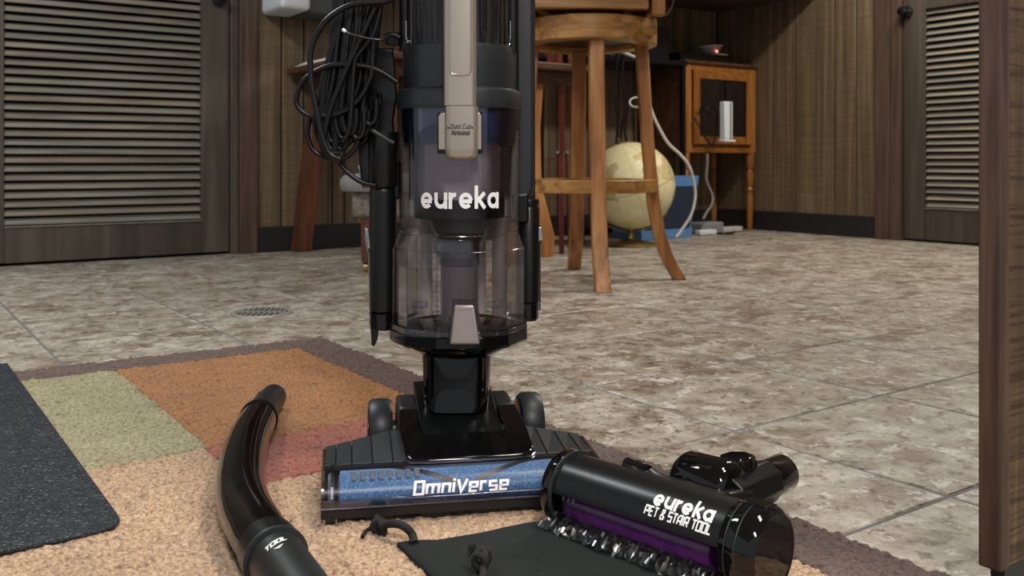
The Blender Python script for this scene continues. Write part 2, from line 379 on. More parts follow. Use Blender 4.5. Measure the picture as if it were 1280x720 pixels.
TECH = {  # cap height 1
 'O': (.66, [([(0, 0), (.6, 0), (.6, 1), (0, 1)], 1)]), 'm': (.92, [([(0, 0), (0, .72), (.84, .72), (.84, 0)], 0), ([(.42, .72), (.42, 0)], 0)]),
 'n': (.58, [([(0, 0), (0, .72), (.5, .72), (.5, 0)], 0)]), 'i': (.1, [([(0, 0), (0, .82)], 0), ([(.02, .92), (.03, 1.1)], 0)]),
 'V': (.68, [([(0, 1), (.26, 0), (.64, 1)], 0)]), 'e': (.58, [([(.5, 0), (0, 0), (0, .72), (.5, .72), (.5, .36), (0, .36)], 0)]),
 'r': (.44, [([(0, 0), (0, .72), (.38, .72)], 0)]), 's': (.58, [([(.5, .72), (0, .72), (0, .36), (.5, .36), (.5, 0), (0, 0)], 0)]),
 'P': (.62, [([(0, 0), (0, 1), (.55, 1), (.55, .42), (0, .42)], 0)]), 'E': (.56, [([(.5, 1), (0, 1), (0, 0), (.5, 0)], 0), ([(0, .5), (.45, .5)], 0)]),
 'T': (.6, [([(-.05, 1), (.6, 1)], 0), ([(.28, 1), (.28, 0)], 0)]), 'S': (.6, [([(.55, 1), (0, 1), (0, .52), (.55, .52), (.55, 0), (0, 0)], 0)]),
 '&': (.66, [([(.6, 0), (.1, .78), (.14, 1), (.46, 1), (.48, .74), (0, .4), (0, 0), (.38, 0), (.6, .36)], 0)]),
 'A': (.64, [([(0, 0), (0, .72), (.25, 1), (.57, 1), (.57, 0)], 0), ([(0, .36), (.57, .36)], 0)]), 'I': (.08, [([(0, 0), (0, 1)], 0)]),
 'R': (.64, [([(0, 0), (0, 1), (.55, 1), (.55, .46), (0, .46)], 0), ([(.3, .46), (.56, 0)], 0)]), 'L': (.54, [([(0, 1), (0, 0), (.5, 0)], 0)]),
 'D': (.66, [([(0, 0), (0, 1), (.5, 1), (.6, .8), (.6, .2), (.5, 0)], 1)]), 'C': (.62, [([(.58, 1), (0, 1), (0, 0), (.58, 0)], 0)]),
 'u': (.58, [([(0, .72), (0, 0), (.5, 0), (.5, .72)], 0)]), 't': (.42, [([(.1, 1), (.1, 0), (.4, 0)], 0), ([(-.05, .7), (.4, .7)], 0)]),
 'p': (.58, [([(0, -.25), (0, .72), (.5, .72), (.5, 0), (0, 0)], 0)]), 'l': (.14, [([(0, 1), (0, 0)], 0)]),
 'a': (.58, [([(0, .72), (.5, .72), (.5, 0), (0, 0), (0, .36), (.5, .36)], 0)]),
}
def lettering(text, font, fn, width, height, stroke, shear=.0, gap=.16):
    """fn(s, q): s along the line in metres from its start, q up in metres"""
    mb = MB(); x = 0; items = []
    for ch in text:
        if ch == ' ': x += .38; continue
        w, st = font[ch]; items.append((x, st)); x += w+(gap if font is TECH else .07)
    sx = width/(x-(gap if font is TECH else .07)); sy = height
    for x0, st in items:
        for k in st:
            pts, cl = (k if font is TECH else (k, 0))
            f = lambda a, b, x0=x0: fn((x0+a+shear*b)*sx, b*sy)
            mb.ribbon(pts, stroke, f, bool(cl), sub=(3 if font is TECH else (1 if len(pts) > 6 else 4)))
    return mb

# ================================================================== THE SETTING
TU, TV, U0, V0 = .371, .336, 1.07, .958
fl = struct(MB().box((0, 0, -.055), (11, 12, .1)), 'floor', M['grout'], smooth=0, origin=(0, 0, -.105))
fl.location = (1.0, 2.5, -.1014)
tm = MB(); w_, d_ = TU/2-.0029, TV/2-.0029
tm.hexa([(-w_, -d_, -.006), (w_, -d_, -.006), (w_, d_, -.006), (-w_, d_, -.006)], [(-w_, -d_, -.001), (w_, -d_, -.001), (w_, d_, -.001), (-w_, d_, -.001)])
w2, d2 = w_-.0018, d_-.0018
tm.v[4:8] = [Vector(p) for p in ((-w_, -d_, -.0015), (w_, -d_, -.0015), (w_, d_, -.0015), (-w_, d_, -.0015))]
tm.f.pop(1); k = len(tm.v)
tm.v += [Vector(p) for p in ((-w2, -d2, 0), (w2, -d2, 0), (w2, d2, 0), (-w2, d2, 0))]
tm.f += [(4, 5, 9, 8), (5, 6, 10, 9), (6, 7, 11, 10), (7, 4, 8, 11), (8, 9, 10, 11)]
t0 = tm.build('floor_tile', M['tile'], fl, smooth=0, origin=(0, 0, 0)); tme = t0.data
first = True; nt = 0
cand = []
for i in range(-9, 12):
    for j in range(-6, 12):
        u, v = U0+(i+.5)*TU, V0+(j+.5)*TV
        p = R(u, v, 0)
        if v > 4.05+TV*.5 or u > 4.37+TU*.5 or p.y < .3: continue
        if abs(p.x) > .60*p.y+.65: continue
        cand.append((p.y, p, i, j))
cand.sort(key=lambda q: q[0])
for y, p, i, j in cand[:298]:
    o = t0 if first else inst(tme, 'floor_tile', (0, 0, 0), 0, fl)
    first = False; o.location = p; o.rotation_euler = (0, 0, RA)
    o.location.z = random.choice((0, 0, -.0003, .0002))
    if random.random() < .5: o.rotation_euler.z += PI

def slab(u0, u1, v0, v1, z0, z1): return MB().box(((u0+u1)/2, (v0+v1)/2, (z0+z1)/2), (u1-u0, v1-v0, z1-z0), R)
CEIL = 2.28
struct(MB().box((1.0, 2.2, CEIL+.05), (8, 9, .1)), 'ceiling', M['ceil'], smooth=0)
# back wall (plane v = 4.05), planked with grooved panelling
wb = struct(slab(1.40, 4.60, 4.062, 4.16, 0, CEIL), 'wall_back', M['black_void'], smooth=0)
struct(slab(-2.2, .30, 4.05, 4.16, 0, CEIL), 'wall_back_left', M['panel'], smooth=0)
struct(slab(.30, 1.40, 4.05, 4.16, 2.05, CEIL), 'wall_back_over_door', M['panel'], smooth=0)
random.seed(3)
ed = [1.440, 1.554, 1.66, 1.80, 1.86]
while ed[-1] < 4.30: ed.append(ed[-1]+random.choice((.10, .14, .18, .22, .12)))
ed[-1] = 4.37
for a, b in zip(ed, ed[1:]): slab(a+.004, b-.004, 4.050, 4.061, .0, CEIL-.01).build('wall_plank', M['panel'], wb, smooth=0, bevel=.0015, seg=1)
wr = struct(slab(4.382, 4.48, 2.86, 4.16, 0, CEIL), 'wall_right', M['black_void'], smooth=0)
struct(slab(4.37, 4.48, -1.2, 1.93, 0, CEIL), 'wall_right_near', M['panel'], smooth=0)
struct(slab(4.37, 4.48, 1.93, 2.86, 2.05, CEIL), 'wall_right_over_door', M['panel'], smooth=0)
ed = [2.935, 3.06, 3.196, 3.457, 3.617, 3.772, 3.90, 4.048]
for a, b in zip(ed, ed[1:]): slab(4.370, 4.381, a+.004, b-.004, .0, CEIL-.01).build('wall_plank', M['panel'], wr, smooth=0, bevel=.0015, seg=1)
for nm, mb in (('baseboard_back', slab(1.437, 4.365, 4.040, 4.0495, .0, .113)), ('baseboard_right', slab(4.358, 4.3695, 2.936, 4.03, .0, .115))):
    struct(mb, nm, M['rubber_base'], smooth=0, bevel=.003)

def louver_door(name, L, along, off, left, right, face, top_z, bot_z, trims, knob, rail_top=2.03):
    """a louvred door leaf lying along one room axis; L(a, d, z): a along the wall, d out of the wall into the room"""
    base = L((left+right)/2, -.02, .012)
    d = bpy.data.objects.new(name, None); C.objects.link(d); d.location = base; d['kind'] = 'structure'
    def bx(a0, a1, d0, d1, z0, z1): return MB().box(((a0+a1)/2, (d0+d1)/2, (z0+z1)/2), (a1-a0, d1-d0, z1-z0), L)
    sl, sr = trims
    bx(left, sl, -.042, -.006, .012, rail_top).build('stile', M['door'], d, bevel=.002)
    bx(sr, right, -.042, -.006, .012, rail_top).build('stile', M['door'], d, bevel=.002)
    bx(sl, sr, -.042, -.006, .012, bot_z).build('bottom_rail', M['door'], d, bevel=.002)
    bx(sl, sr, -.042, -.006, top_z, rail_top).build('top_rail', M['door'], d, bevel=.002)
    bx(left-.03, right+.003, -.060, -.050, 0, rail_top+.02).build('closet_shade_sheet', M['black_void'], d, smooth=0)  # black sheet added behind the slats, stands for the closet's shade
    bx(sl, sr, -.008, -.0005, bot_z-.001, bot_z+.004).build('sill_bead', M['slat'], d, smooth=0)
    pitch = .0344; n = int((top_z-bot_z)/pitch)
    mb = MB(); hl = (sr-sl)/2-.001
    prof = [(-.0125, .0120), (-.0095, .0135), (.012, -.0080), (.0115, -.0108), (.0095, -.0112), (-.0130, .0090)]
    mb.hexa([(-hl, y-.026, z) for y, z in prof], [(hl, y-.026, z) for y, z in prof])
    me = None; rz = math.atan2((L(1, 0, 0)-L(0, 0, 0)).y, (L(1, 0, 0)-L(0, 0, 0)).x)
    flip = 1 if (L(0, 1, 0)-L(0, 0, 0)).dot(Matrix.Rotation(rz, 3, 'Z') @ Vector((0, 1, 0))) > 0 else -1
    for i in range(n):
        pos = L((sl+sr)/2, 0, bot_z+.019+i*pitch)
        if me is None:
            mb.v = [Vector((p.x*flip, p.y, p.z)) for p in mb.v]
            o = mb.build('slat', M['slat'], None, smooth=30, origin=(0, 0, 0)); me = o.data
        else: o = bpy.data.objects.new('slat', me); C.objects.link(o)
        o.location = pos; o.rotation_euler = (0, 0, rz + (PI if flip < 0 else 0)); attach(o, d)
    if knob:
        a, z = knob; p = L(a, -.006, z); ax = (L(0, 1, 0)-L(0, 0, 0)).normalized()
        MB().tube([p, p+ax*.012, p+ax*.02, p+ax*.045, p+ax*.058, p+ax*.062], [.03, .03, .011, .016, .024, .012], 24).build('knob', M['blk_satin'], d)
    return d
Lb = lambda a, dd, z: R(a, 4.05-dd, z)          # back wall: a = u
Lr = lambda a, dd, z: R(4.37-dd, a, z)          # right wall: a = v
louver_door('door_1', Lb, 0, 0, .33, 1.318, 0, 1.22, .150, (.45, 1.198), (1.272, 1.105))
louver_door('door_2', Lr, 0, 0, 1.99, 2.785, 0, 1.168, .170, (2.10, 2.668), (2.762, 1.165))
struct(slab(1.322, 1.356, 4.045, 4.16, 0, 2.05), 'trim_1', M['door'], smooth=0, bevel=.003)
struct(slab(1.357, 1.437, 4.028, 4.061, 0, 2.10), 'trim_2', M['trim'], smooth=0, bevel=.003)
struct(slab(4.348, 4.381, 2.852, 2.935, 0, 2.10), 'trim_3', M['trim'], smooth=0, bevel=.003)
struct(slab(4.352, 4.44, 2.79, 2.851, 0, 2.05), 'trim_4', M['trim'], smooth=0, bevel=.003)
struct(slab(.26, .325, 4.028, 4.061, 0, 2.10), 'trim_5', M['trim'], smooth=0)
# unseen overhead cabinet run, shaped to keep the desk corner in shade
struct(slab(1.74, 4.365, 3.30, 4.045, 1.33, CEIL-.01), 'unseen_overhead_cabinet', M['trim'], smooth=0, bevel=.004)

# near partition end on the right: smooth corner board and rough-sawn panel
pu, pv = UV(G(1231, 700, .035))
pt = struct(slab(pu+.006, pu+1.4, pv-.019, pv-.002, .035, CEIL-.01), 'wall_partition', M['rough_panel'], smooth=0)
struct(slab(pu-.012, pu+.0055, pv-.0205, pv, .033, CEIL-.01), 'trim_7', M['post'], smooth=0, bevel=.002)
struct(slab(pu+.006, pu+1.4, pv-.015, pv-.002, 0, .0345), 'baseboard_partition', M['rubber_base'], smooth=0)

# floor drain
dc = G(327, 391.5, 0); drain = thing('floor_drain', 'round slotted metal floor drain set flush in the stone tiles behind the rug', 'drain', dc+Vector((0, 0, .001)))
MB().lathe([(.068, .0), (.068, .004), (.079, .0035), (.081, .0)], 48, dc+Vector((0, 0, .0005)), cap=False).build('rim', M['drain'], drain)
MB().lathe([(.0685, 0), (.0685, .0012)], 40, dc+Vector((0, 0, .0005))).build('well', M['black_void'], drain)
for i in range(-4, 5):
    x = i*.0142; hl = math.sqrt(.067**2-x*x)
    MB().box((dc.x+x, dc.y, .0035), (.0052, 2*hl, .003)).build('grate_bar', M['drain'], drain, smooth=0)
MB().box((dc.x, dc.y, .0036), (.130, .010, .0032)).build('cross_bar', M['drain'], drain, smooth=0)

# ================================================================== RUG
rug = thing('area_rug', 'thick pile area rug of tan, green, orange and rust blocks with a brown border', 'rug', R(.27, 1.03, .0))
MB().box((.27, 1.03, .0030), (1.14, 1.85, .005), R).build('backing', M['grey_fabric'], rug, smooth=0)
rng = np.random.default_rng(5)
NZ = rng.random((400, 400))
def vnoise(x, y):
    xi = np.floor(x).astype(int); yi = np.floor(y).astype(int); fx = x-xi; fy = y-yi
    fx = fx*fx*(3-2*fx); fy = fy*fy*(3-2*fy)
    g = lambda a, b: NZ[a % 400, b % 400]
    return (g(xi, yi)*(1-fx)+g(xi+1, yi)*fx)*(1-fy)+(g(xi, yi+1)*(1-fx)+g(xi+1, yi+1)*fx)*fy
def pile(name, u0, u1, v0, v1, mat, step, h=.0105, outer=()):
    nu, nv = max(2, int((u1-u0)/step)), max(2, int((v1-v0)/step))
    u = np.linspace(u0, u1, nu+1); v = np.linspace(v0, v1, nv+1); U, V = np.meshgrid(u, v, indexing='ij')
    e = np.minimum.reduce([U-u0, u1-U, V-v0, v1-V])
    r = rng.random(U.shape)
    z = h-.0042+.0034*r+.0034*vnoise(U*120, V*120)+.0020*vnoise(U*28+9, V*28)
    hole = vnoise(U*55+3, V*55+8); z -= np.where(hole > .88, .004*(hole-.88)/.12, 0)
    z = np.where(e < .5*step, z-.0028, z)
    wob = .0028*(vnoise(U*70+50, V*70+20)-.5)*2
    U2 = U+rng.normal(0, step*.16, U.shape); V2 = V+rng.normal(0, step*.16, U.shape)
    # boundaries wander a little, neighbours share the same function so they stay closed
    U2 = U2+wob; V2 = V2+.0028*(vnoise(V*70+90, U*70+40)-.5)*2
    ou = np.zeros_like(z)
    if 'u1' in outer: z = np.where(U > u1-.3*step, .001, z)
    if 'v1' in outer: z = np.where(V > v1-.3*step, .001, z)
    X = CA*U2-SA*V2; Y = SA*U2+CA*V2
    o0 = R((u0+u1)/2, (v0+v1)/2, 0)
    co_ = np.stack([X-o0.x, Y-o0.y, z], -1).reshape(-1, 3)
    me = bpy.data.meshes.new(name); idx = np.arange((nu+1)*(nv+1)).reshape(nu+1, nv+1)
    fs = np.stack([idx[:-1, :-1], idx[1:, :-1], idx[1:, 1:], idx[:-1, 1:]], -1).reshape(-1, 4)
    me.from_pydata(co_.tolist(), [], fs.tolist()); me.update(); me.materials.append(mat)
    me.polygons.foreach_set('use_smooth', [True]*len(me.polygons))
    o = bpy.data.objects.new(name, me); C.objects.link(o); o.location = o0; attach(o, rug); return o
pm_tan = pile_mat('tan_pile', rgb(142, 106, 76), rgb(188, 151, 116), rgb(218, 188, 154))
pm_grn = pile_mat('olive_pile', rgb(120, 112, 74), rgb(156, 148, 108), rgb(182, 176, 140))
pm_org = pile_mat('orange_pile', rgb(120, 74, 30), rgb(160, 104, 48), rgb(186, 130, 70))
pm_red = pile_mat('rust_pile', rgb(122, 54, 40), rgb(164, 84, 64), rgb(190, 112, 90))
pm_brn = pile_mat('brown_pile', rgb(62, 44, 36), rgb(92, 68, 58), rgb(118, 92, 80))
pile('border_pile', .752, .845, .12, 1.962, pm_brn, .0035, .0100, ('u1', 'v1'))['label'] = 'brown border strip on the right'
pile('border_pile', -.29, .752, 1.868, 1.962, pm_brn, .0035, .0100, ('v1',))['label'] = 'brown border strip at the back'
pile('green_block', .23, .392, 1.285, 1.868, pm_grn, .0033)
pile('orange_block', .392, .752, 1.290, 1.868, pm_org, .0033)
pile('rust_block', .385, .752, 1.105, 1.290, pm_red, .0033)
pile('tan_block', .385, .752, .12, 1.105, pm_tan, .0031)
pile('tan_block', -.29, .385, .60, 1.285, pm_tan, .0031)
pile('tan_block', -.29, .23, 1.285, 1.868, pm_tan, .006)

# exercise mat
mt = [UV(G(20, 466, .016)), UV(G(155, 657, .016))]
mu1 = .230; mv0 = 1.046
mb = MB(); rr = .03
ol = [(mu1-rr+rr*math.sin(a), mv0+rr-rr*math.cos(a)) for a in [PI/2*i/6 for i in range(7)]]
ol = ol+[(mu1, 2.02), (-.9, 2.02), (-.9, mv0)]
z0 = .0118
mb.hexa([R(u, v, z0) for u, v in ol], [R(u, v, z0+.0055) for u, v in ol])
tag(mb.build('exercise_mat', M['mat'], bevel=.002, seg=3), 'black embossed vinyl exercise mat lying over the left side of the rug', 'mat')

# ================================================================== UPRIGHT VACUUM
RZ = .010                                        # top of the rug
vac = thing('upright_vacuum', 'black upright vacuum cleaner with clear dust cup and blue roller standing on the rug', 'vacuum cleaner', (-.05, 1.15, RZ))
BX, BY = -.0685, 1.22                            # body axis
def zz(y, Y=BY): return CH-(y-H0)*Y/F
def xx(x, Y=BY): return (x-640)*Y/F
def ring(prof, name, mat, seg=64, cx=BX, cy=BY, cap=True, phase=0, smooth=40, bevel=0, par=None):
    return MB().lathe(prof, seg, (cx, cy, 0), cap=cap, phase=phase).build(name, mat, par or vac, smooth=smooth, bevel=bevel)
NS = 12; ph = PI/NS
# dust cup with its own pieces
cup = MB().lathe([(.0800, zz(137)), (.0795, zz(160)), (.0775, zz(286))], 64, (BX, BY, 0), cap=False).build('dust_cup', M['clear'], vac)
MB().lathe([(.0776, zz(286)), (.0800, zz(291)), (.0862, zz(308)), (.0866, zz(330)), (.0868, zz(404))], NS, (BX, BY, 0), cap=False, phase=ph).build('lower_wall', M['clear'], cup, smooth=25)
MB().lathe([(.0872, zz(403)), (.0905, zz(400)), (.0912, zz(406)), (.0895, zz(408)), (.085, zz(408))], NS, (BX, BY, 0), cap=False, phase=ph).build('clear_rim', M['rim'], cup, smooth=25)
MB().lathe([(.0, zz(400)), (.070, zz(402)), (.0850, zz(406.5)), (.0906, zz(407.5)), (.0910, zz(420)), (.086, zz(424)), (.06, zz(424)), (0, zz(424))], NS, (BX, BY, 0), cap=False, phase=ph).build('cup_base', M['blk_gloss'], cup, smooth=25, bevel=.001)
for k, y in ((.0778, 290), (.0868, 308)):
    n = 64 if k < .08 else NS
    pts = [Vector((BX+k*math.cos(2*PI*i/n+(ph if n == NS else 0)), BY+k*math.sin(2*PI*i/n+(ph if n == NS else 0)), zz(y))) for i in range(n+1)]
    MB().tube(pts, .0006, 6).build('moulded_edge', M['rim'], cup)
for i in range(NS):
    a = 2*PI*i/NS+ph; r = .0868
    MB().tube([Vector((BX+r*math.cos(a), BY+r*math.sin(a), zz(y))) for y in (308, 403)], .0007, 6).build('moulded_edge', M['rim'], cup)
MB().lathe([(.0745, zz(139)), (.0740, zz(170)), (.0715, zz(182)), (.071, zz(182)), (.0735, zz(169)), (.074, zz(139))], 64, (BX, BY, 0), cap=False).build('blue_band', M['clear_blue'], cup)
MB().lathe([(.0705, zz(141)), (.0705, zz(168)), (.067, zz(178))], 48, (BX, BY, 0), cap=False).build('filter_top', plain('slate_blue_plastic', rgb(112, 132, 164), .4), cup)
MB().lathe([(.0655, zz(183)), (.0655, zz(250))], 48, (BX, BY, 0), cap=False).build('mesh_shroud', M['clear_in'], cup)
MB().lathe([(.052, zz(176)), (.052, zz(250))], 10, (BX, BY, 0), cap=False).build('pleated_filter', M['shroud'], cup, smooth=20)
MB().lathe([(0, zz(248)), (.0585, zz(248)), (.0590, zz(250)), (.0590, zz(271)), (.0575, zz(272)), (0, zz(272))], 64, (BX, BY, 0), cap=False).build('shroud_ring', M['blk_satin'], cup, smooth=30, bevel=.0008)
MB().lathe([(.044, zz(272)), (.040, zz(278)), (.028, zz(302)), (.0262, zz(306)), (.0262, zz(330)), (.024, zz(332))], 48, (BX, BY, 0), cap=False).build('cyclone_cone', M['cone'], cup)
MB().lathe([(.0245, zz(300)), (.0245, zz(401))], 32, (BX, BY, 0), cap=False).build('centre_tube', M['tube_in'], cup)
MB().lathe([(.0345, zz(297)), (.0352, zz(298)), (.0335, zz(318)), (.0335, zz(320))], 48, (BX, BY, 0), cap=False).build('clear_collar', clear('bright_clear_plastic', (.7, .75, .85, 1), (.4, .45, .6, 1), gloss=1.6), cup)
for a, w in ((2.35, .010), (.75, .010), (1.2, .008)):
    px_, py_ = BX+.070*math.cos(a), BY+.070*math.sin(a)
    MB().tube([(px_, py_, zz(401)), (px_, py_, zz(276))], w, 12).build('inner_column', M['post_in'], cup)
for sx in (-1, 1):
    MB().box((BX+sx*.047, BY-.045, zz(374)), (.020, .003, .008)).build('inner_bracket', M['rim'], cup, bevel=.001)
# front latch
def plate(name, mat, pts_lo, pts_hi, par, bevel=.001): return MB().hexa(pts_lo, pts_hi).build(name, mat, par, bevel=bevel)
Yf = BY-.0925
plate('latch_housing', M['clear_in'], [P(x, y, Yf+.008) for x, y in ((559, 430), (563, 374), (597, 374), (603, 430))], [P(x, y, Yf-.004) for x, y in ((560, 430), (565, 376), (596, 376), (602, 430))], cup)
lt = plate('latch_button', M['latch'], [P(x, y, Yf-.003) for x, y in ((562, 431), (568, 381), (592, 381), (600, 431))], [P(x, y, Yf-.010) for x, y in ((563, 430), (569, 382), (592, 382), (599, 430))], cup, .0018)
MB().ribbon([(567, 426), (571, 386), (590, 386), (595, 426)], 1.4, lambda a, b: P(a, b, Yf-.0106), True, 3).build('latch_edge', M['silver'], lt)
# logo
def cyl(cx, cy, r, x, z): a = math.asin(max(-1, min(1, (x-cx)/r))); return Vector((x, cy-r*math.cos(a), z))
LX0, LX1 = 522.5, 624.5; Yl = BY-.075
lx0 = xx(LX0, Yl-.002)+.0035; lw = (LX1-LX0)*Yl/F*1.055; zl0 = zz(261, Yl); lh = 22.0*Yl/F*.93
def logo_fn(s, q):
    x = lx0+s-.0045; a = (x-BX)/.0786
    return Vector((BX+.0786*math.sin(a*.985), BY-.0786*math.cos(a*.985), zl0+q))
lettering('eureka', ROUND, logo_fn, lw, lh, .255).build('brand_lettering', M['white'], cup, smooth=0)
# collar, neck and upper body
ring([(.062, zz(138)), (.0808, zz(138)), (.0812, zz(135)), (.0812, zz(121)), (.0795, zz(116)), (.0740, zz(113)), (.060, zz(112))], 'collar', M['blk_grey'])
ring([(.0600, zz(115)), (.0715, zz(114)), (.0728, zz(92)), (.0735, zz(66)), (.0725, zz(62)), (.0700, zz(61))], 'upper_ring', M['blk_grey'])
MB().lathe([(.0702, zz(64)), (.0702, .78)], 64, (BX, BY, 0)).build('filter_window', M['streak'], vac)
for sx in (-1, 1):
    a0 = -PI/2+sx*math.radians(14); a1 = -PI/2+sx*math.radians(68)
    pts = [Vector((BX+.0712*math.cos(a), BY+.0712*math.sin(a), z)) for a, z in ((a0, zz(63)), ((a0*.5+a1*.5), zz(63)), (a1-sx*.1, zz(62)), (a1, zz(54)), (a1+sx*.02, zz(30)))]
    MB().tube(curve(pts, 6), .0009, 6).build('window_edge', M['chrome'], vac)
    MB().tube([Vector((BX+.070*math.cos(a1+sx*.22), BY+.070*math.sin(a1+sx*.22), z)) for z in (zz(66), .78)], .0085, 12).build('side_pillar', M['blk_satin'], vac)
# bowl, neck below the cup
ring([(.0, zz(423)), (.068, zz(423)), (.066, zz(430)), (.052, zz(438)), (.046, zz(440)), (0, zz(440))], 'swivel_bowl', M['blk_gloss'], cap=False)
nk = []
for y, w, d in ((436, .0440, .036), (450, .0445, .038), (480, .0430, .040), (502, .0425, .043), (512, .041, .045)):
    z = zz(y, 1.19); n = 40
    nk.append([Vector((BX-.003+w*math.copysign(abs(math.cos(t))**.6, math.cos(t)), BY-.002+d*math.copysign(abs(math.sin(t))**.6, math.sin(t)), z)) for t in [2*PI*i/n for i in range(n)]])
MB().loft(nk).build('neck', M['blk_gloss'], vac, smooth=50)
for sx in (-1, 1):
    MB().tube([Vector((BX-.003+sx*.037, BY-.043, zz(444, 1.19))), Vector((BX-.003+sx*.036, BY-.044, zz(496, 1.19)))], .0035, 8).build('neck_rib', M['blk_gloss'], vac)
# carry handle and release button
def rrect(cx, cy, w, d, r, n=6):
    out = []
    for sx, sy, a0 in ((1, -1, -90), (1, 1, 0), (-1, 1, 90), (-1, -1, 180)):
        for i in range(n+1):
            a = math.radians(a0+90*i/n); out.append((cx+sx*(w/2-r)+r*math.cos(a), cy+sy*(d/2-r)+r*math.sin(a)))
    return out
Yh = 1.122; hx = xx(574.5, Yh)
hd = MB().loft([[Vector((x, y, z)) for x, y in rrect(hx, Yh+.012, w, .026, .008)] for z, w in ((zz(132, Yh)+.0004, .0395), (zz(80, Yh), .0395), (.66, .0395), (.74, .039))]).build('carry_handle', M['silver'], vac, smooth=60)
pts = [P(562.5, -60, Yh-.0012), P(562.5, 60, Yh-.0012), P(562.8, 88, Yh-.0012), P(565, 93, Yh-.0012), P(575, 94, Yh-.0012), P(586, 93, Yh-.0012), P(588.6, 88, Yh-.0012), P(589, 60, Yh-.0012), P(589, -60, Yh-.0012)]
MB().tube(pts, .0012, 8).build('raised_edge', M['silver'], hd)
bt = MB()
rows = []
for y, w in ((132, .0402), (150, .0402), (185, .0402), (192, .039), (196, .0355), (198.5, .030)):
    z = zz(y, Yh)-.0004; rows.append([Vector((x, yy, z)) for x, yy in rrect(xx(577, Yh)-.0005, Yh+.013, w, .030-(.0402-w)*.6, .009)])
rb = bt.loft(rows).build('release_button', M['silver'], vac, smooth=60)
for sx, x0, x1 in ((-1, 548, 557), (1, 594, 602)):
    plate('button_flange', M['silver'], [P(x, y, Yh+.018) for x, y in ((x0, 188), (x0, 144), (x0+3 if sx < 0 else x0, 140), (x1 if sx < 0 else x1-3, 140), (x1, 144), (x1, 188))], [P(x, y, Yh+.008) for x, y in ((x0, 187), (x0, 145), (x0+3 if sx < 0 else x0, 141), (x1 if sx < 0 else x1-3, 141), (x1, 145), (x1, 187))], vac, .0008)
    plate('flange_guard', M['blk_satin'], [P(x, y, Yh+.022) for x, y in ((x0-1.5*(sx < 0), 192), (x0-1.5*(sx < 0), 140), (x1+1.5*(sx > 0), 140), (x1+1.5*(sx > 0), 192))], [P(x, y, Yh+.0185) for x, y in ((x0-1.5*(sx < 0), 192), (x0-1.5*(sx < 0), 140), (x1+1.5*(sx > 0), 140), (x1+1.5*(sx > 0), 192))], vac, 0)
tf = lambda x0, y0: (lambda s, q: P(x0, y0, Yh-.0026)+Vector((s, 0, q)))
lettering('Dust Cup', TECH, tf(563, 160.5), .0245, .0048, .17, .2, .2).build('release_lettering', M['ink'], rb, smooth=0)
lettering('Release', TECH, tf(564.5, 168.5), .0215, .0048, .2, .2, .2).build('release_lettering', M['ink'], rb, smooth=0)
for x in (560, 590.5): MB().ribbon([(x, 158.5), (x, 160.8)], 2.2, lambda a, b: P(a, b, Yh-.0026)).build('print_dot', M['ink'], rb, smooth=0)
# wand on the right and its bracket
Yw = 1.275
wr_ = []
for y, w in ((249.5, .006), (248, .010), (244, .014), (236, .0165), (225, .0172), (150, .0180), (60, .0178), (-110, .0175)):
    c = P(652, y, Yw); wr_.append([Vector((c.x+x, c.y+yy, c.z)) for x, yy in rrect(0, 0, 2*w, .032, min(w*.9, .008))])
MB().loft(wr_[::-1]).build('wand', M['blk_grey'], vac, smooth=50)
MB().box((xx(640, 1.26)-.004, 1.262, zz(90, 1.26)), (.026, .03, .16)).build('wand_mount', M['blk_satin'], vac, bevel=.003)
plate('wand_channel', M['blk_satin'], [P(x, y, Yw+.020) for x, y in ((645, -80), (669, -80), (669, 250), (645, 250))], [P(x, y, Yw+.0135) for x, y in ((645, -80), (669, -80), (669, 250), (645, 250))], vac)
# tool holders on both sides
MB().box((BX-.088, BY+.012, zz(225)), (.022, .03, .05)).build('tool_holder', M['blk_satin'], vac, bevel=.003)
MB().box((BX+.080, BY+.045, zz(262)), (.022, .024, .04)).build('tool_holder', M['blk_satin'], vac, bevel=.003)
brk = [(470, 60), (492, 60), (497, 120), (492, 150), (495, 182), (470, 172), (446, 150), (452, 120), (462, 90)]
MB().hexa([P(x, y, 1.25) for x, y in brk], [P(x, y, 1.222) for x, y in brk]).build('cord_bracket', M['blk_satin'], vac, bevel=.003)
MB().hexa([P(x, y, 1.245) for x, y in ((474, -60), (500, -60), (500, 62), (476, 60))][:0] or [P(x, y, 1.25) for x, y in ((482, 40), (500, 40), (500, 58), (482, 56))], [P(x, y, 1.22) for x, y in ((482, 40), (500, 40), (500, 58), (482, 56))]).build('cord_hook', M['blk_satin'], vac, bevel=.002)
# wrapped power cord
crd = MB()
def cpath(pts, Y, r=.0033, dy=.0):
    n = len(pts)
    crd.tube(curve([P(x, y, Y+dy*math.sin(i*1.7+Y*40)) for i, (x, y) in enumerate(pts)], 6), r, 10)
cpath([(492, -2), (480, 2), (440, 6), (413, 21), (397, 41), (389, 62), (388, 87), (391, 113), (397, 143), (402, 168), (412, 192), (425, 199)], 1.165, .0038)
cpath([(497, 103), (473, 88), (450, 82), (418, 81), (397, 88), (380, 100), (372, 116), (371, 131), (383, 143), (403, 146), (430, 139), (450, 122), (462, 100), (465, 86), (468, 40), (474, 5), (480, -40)], 1.18, .0034)
cpath([(388, 146), (384, 167), (391, 187), (407, 197), (427, 199), (443, 187), (450, 165), (455, 120), (462, 60), (470, -30)], 1.19, .0034)
cpath([(424, 203), (432, 213), (444, 223), (456, 229), (470, 232)], 1.20, .0034)
cpath([(480, 46), (490, 43), (500, 47)], 1.19, .0035)
random.seed(12)
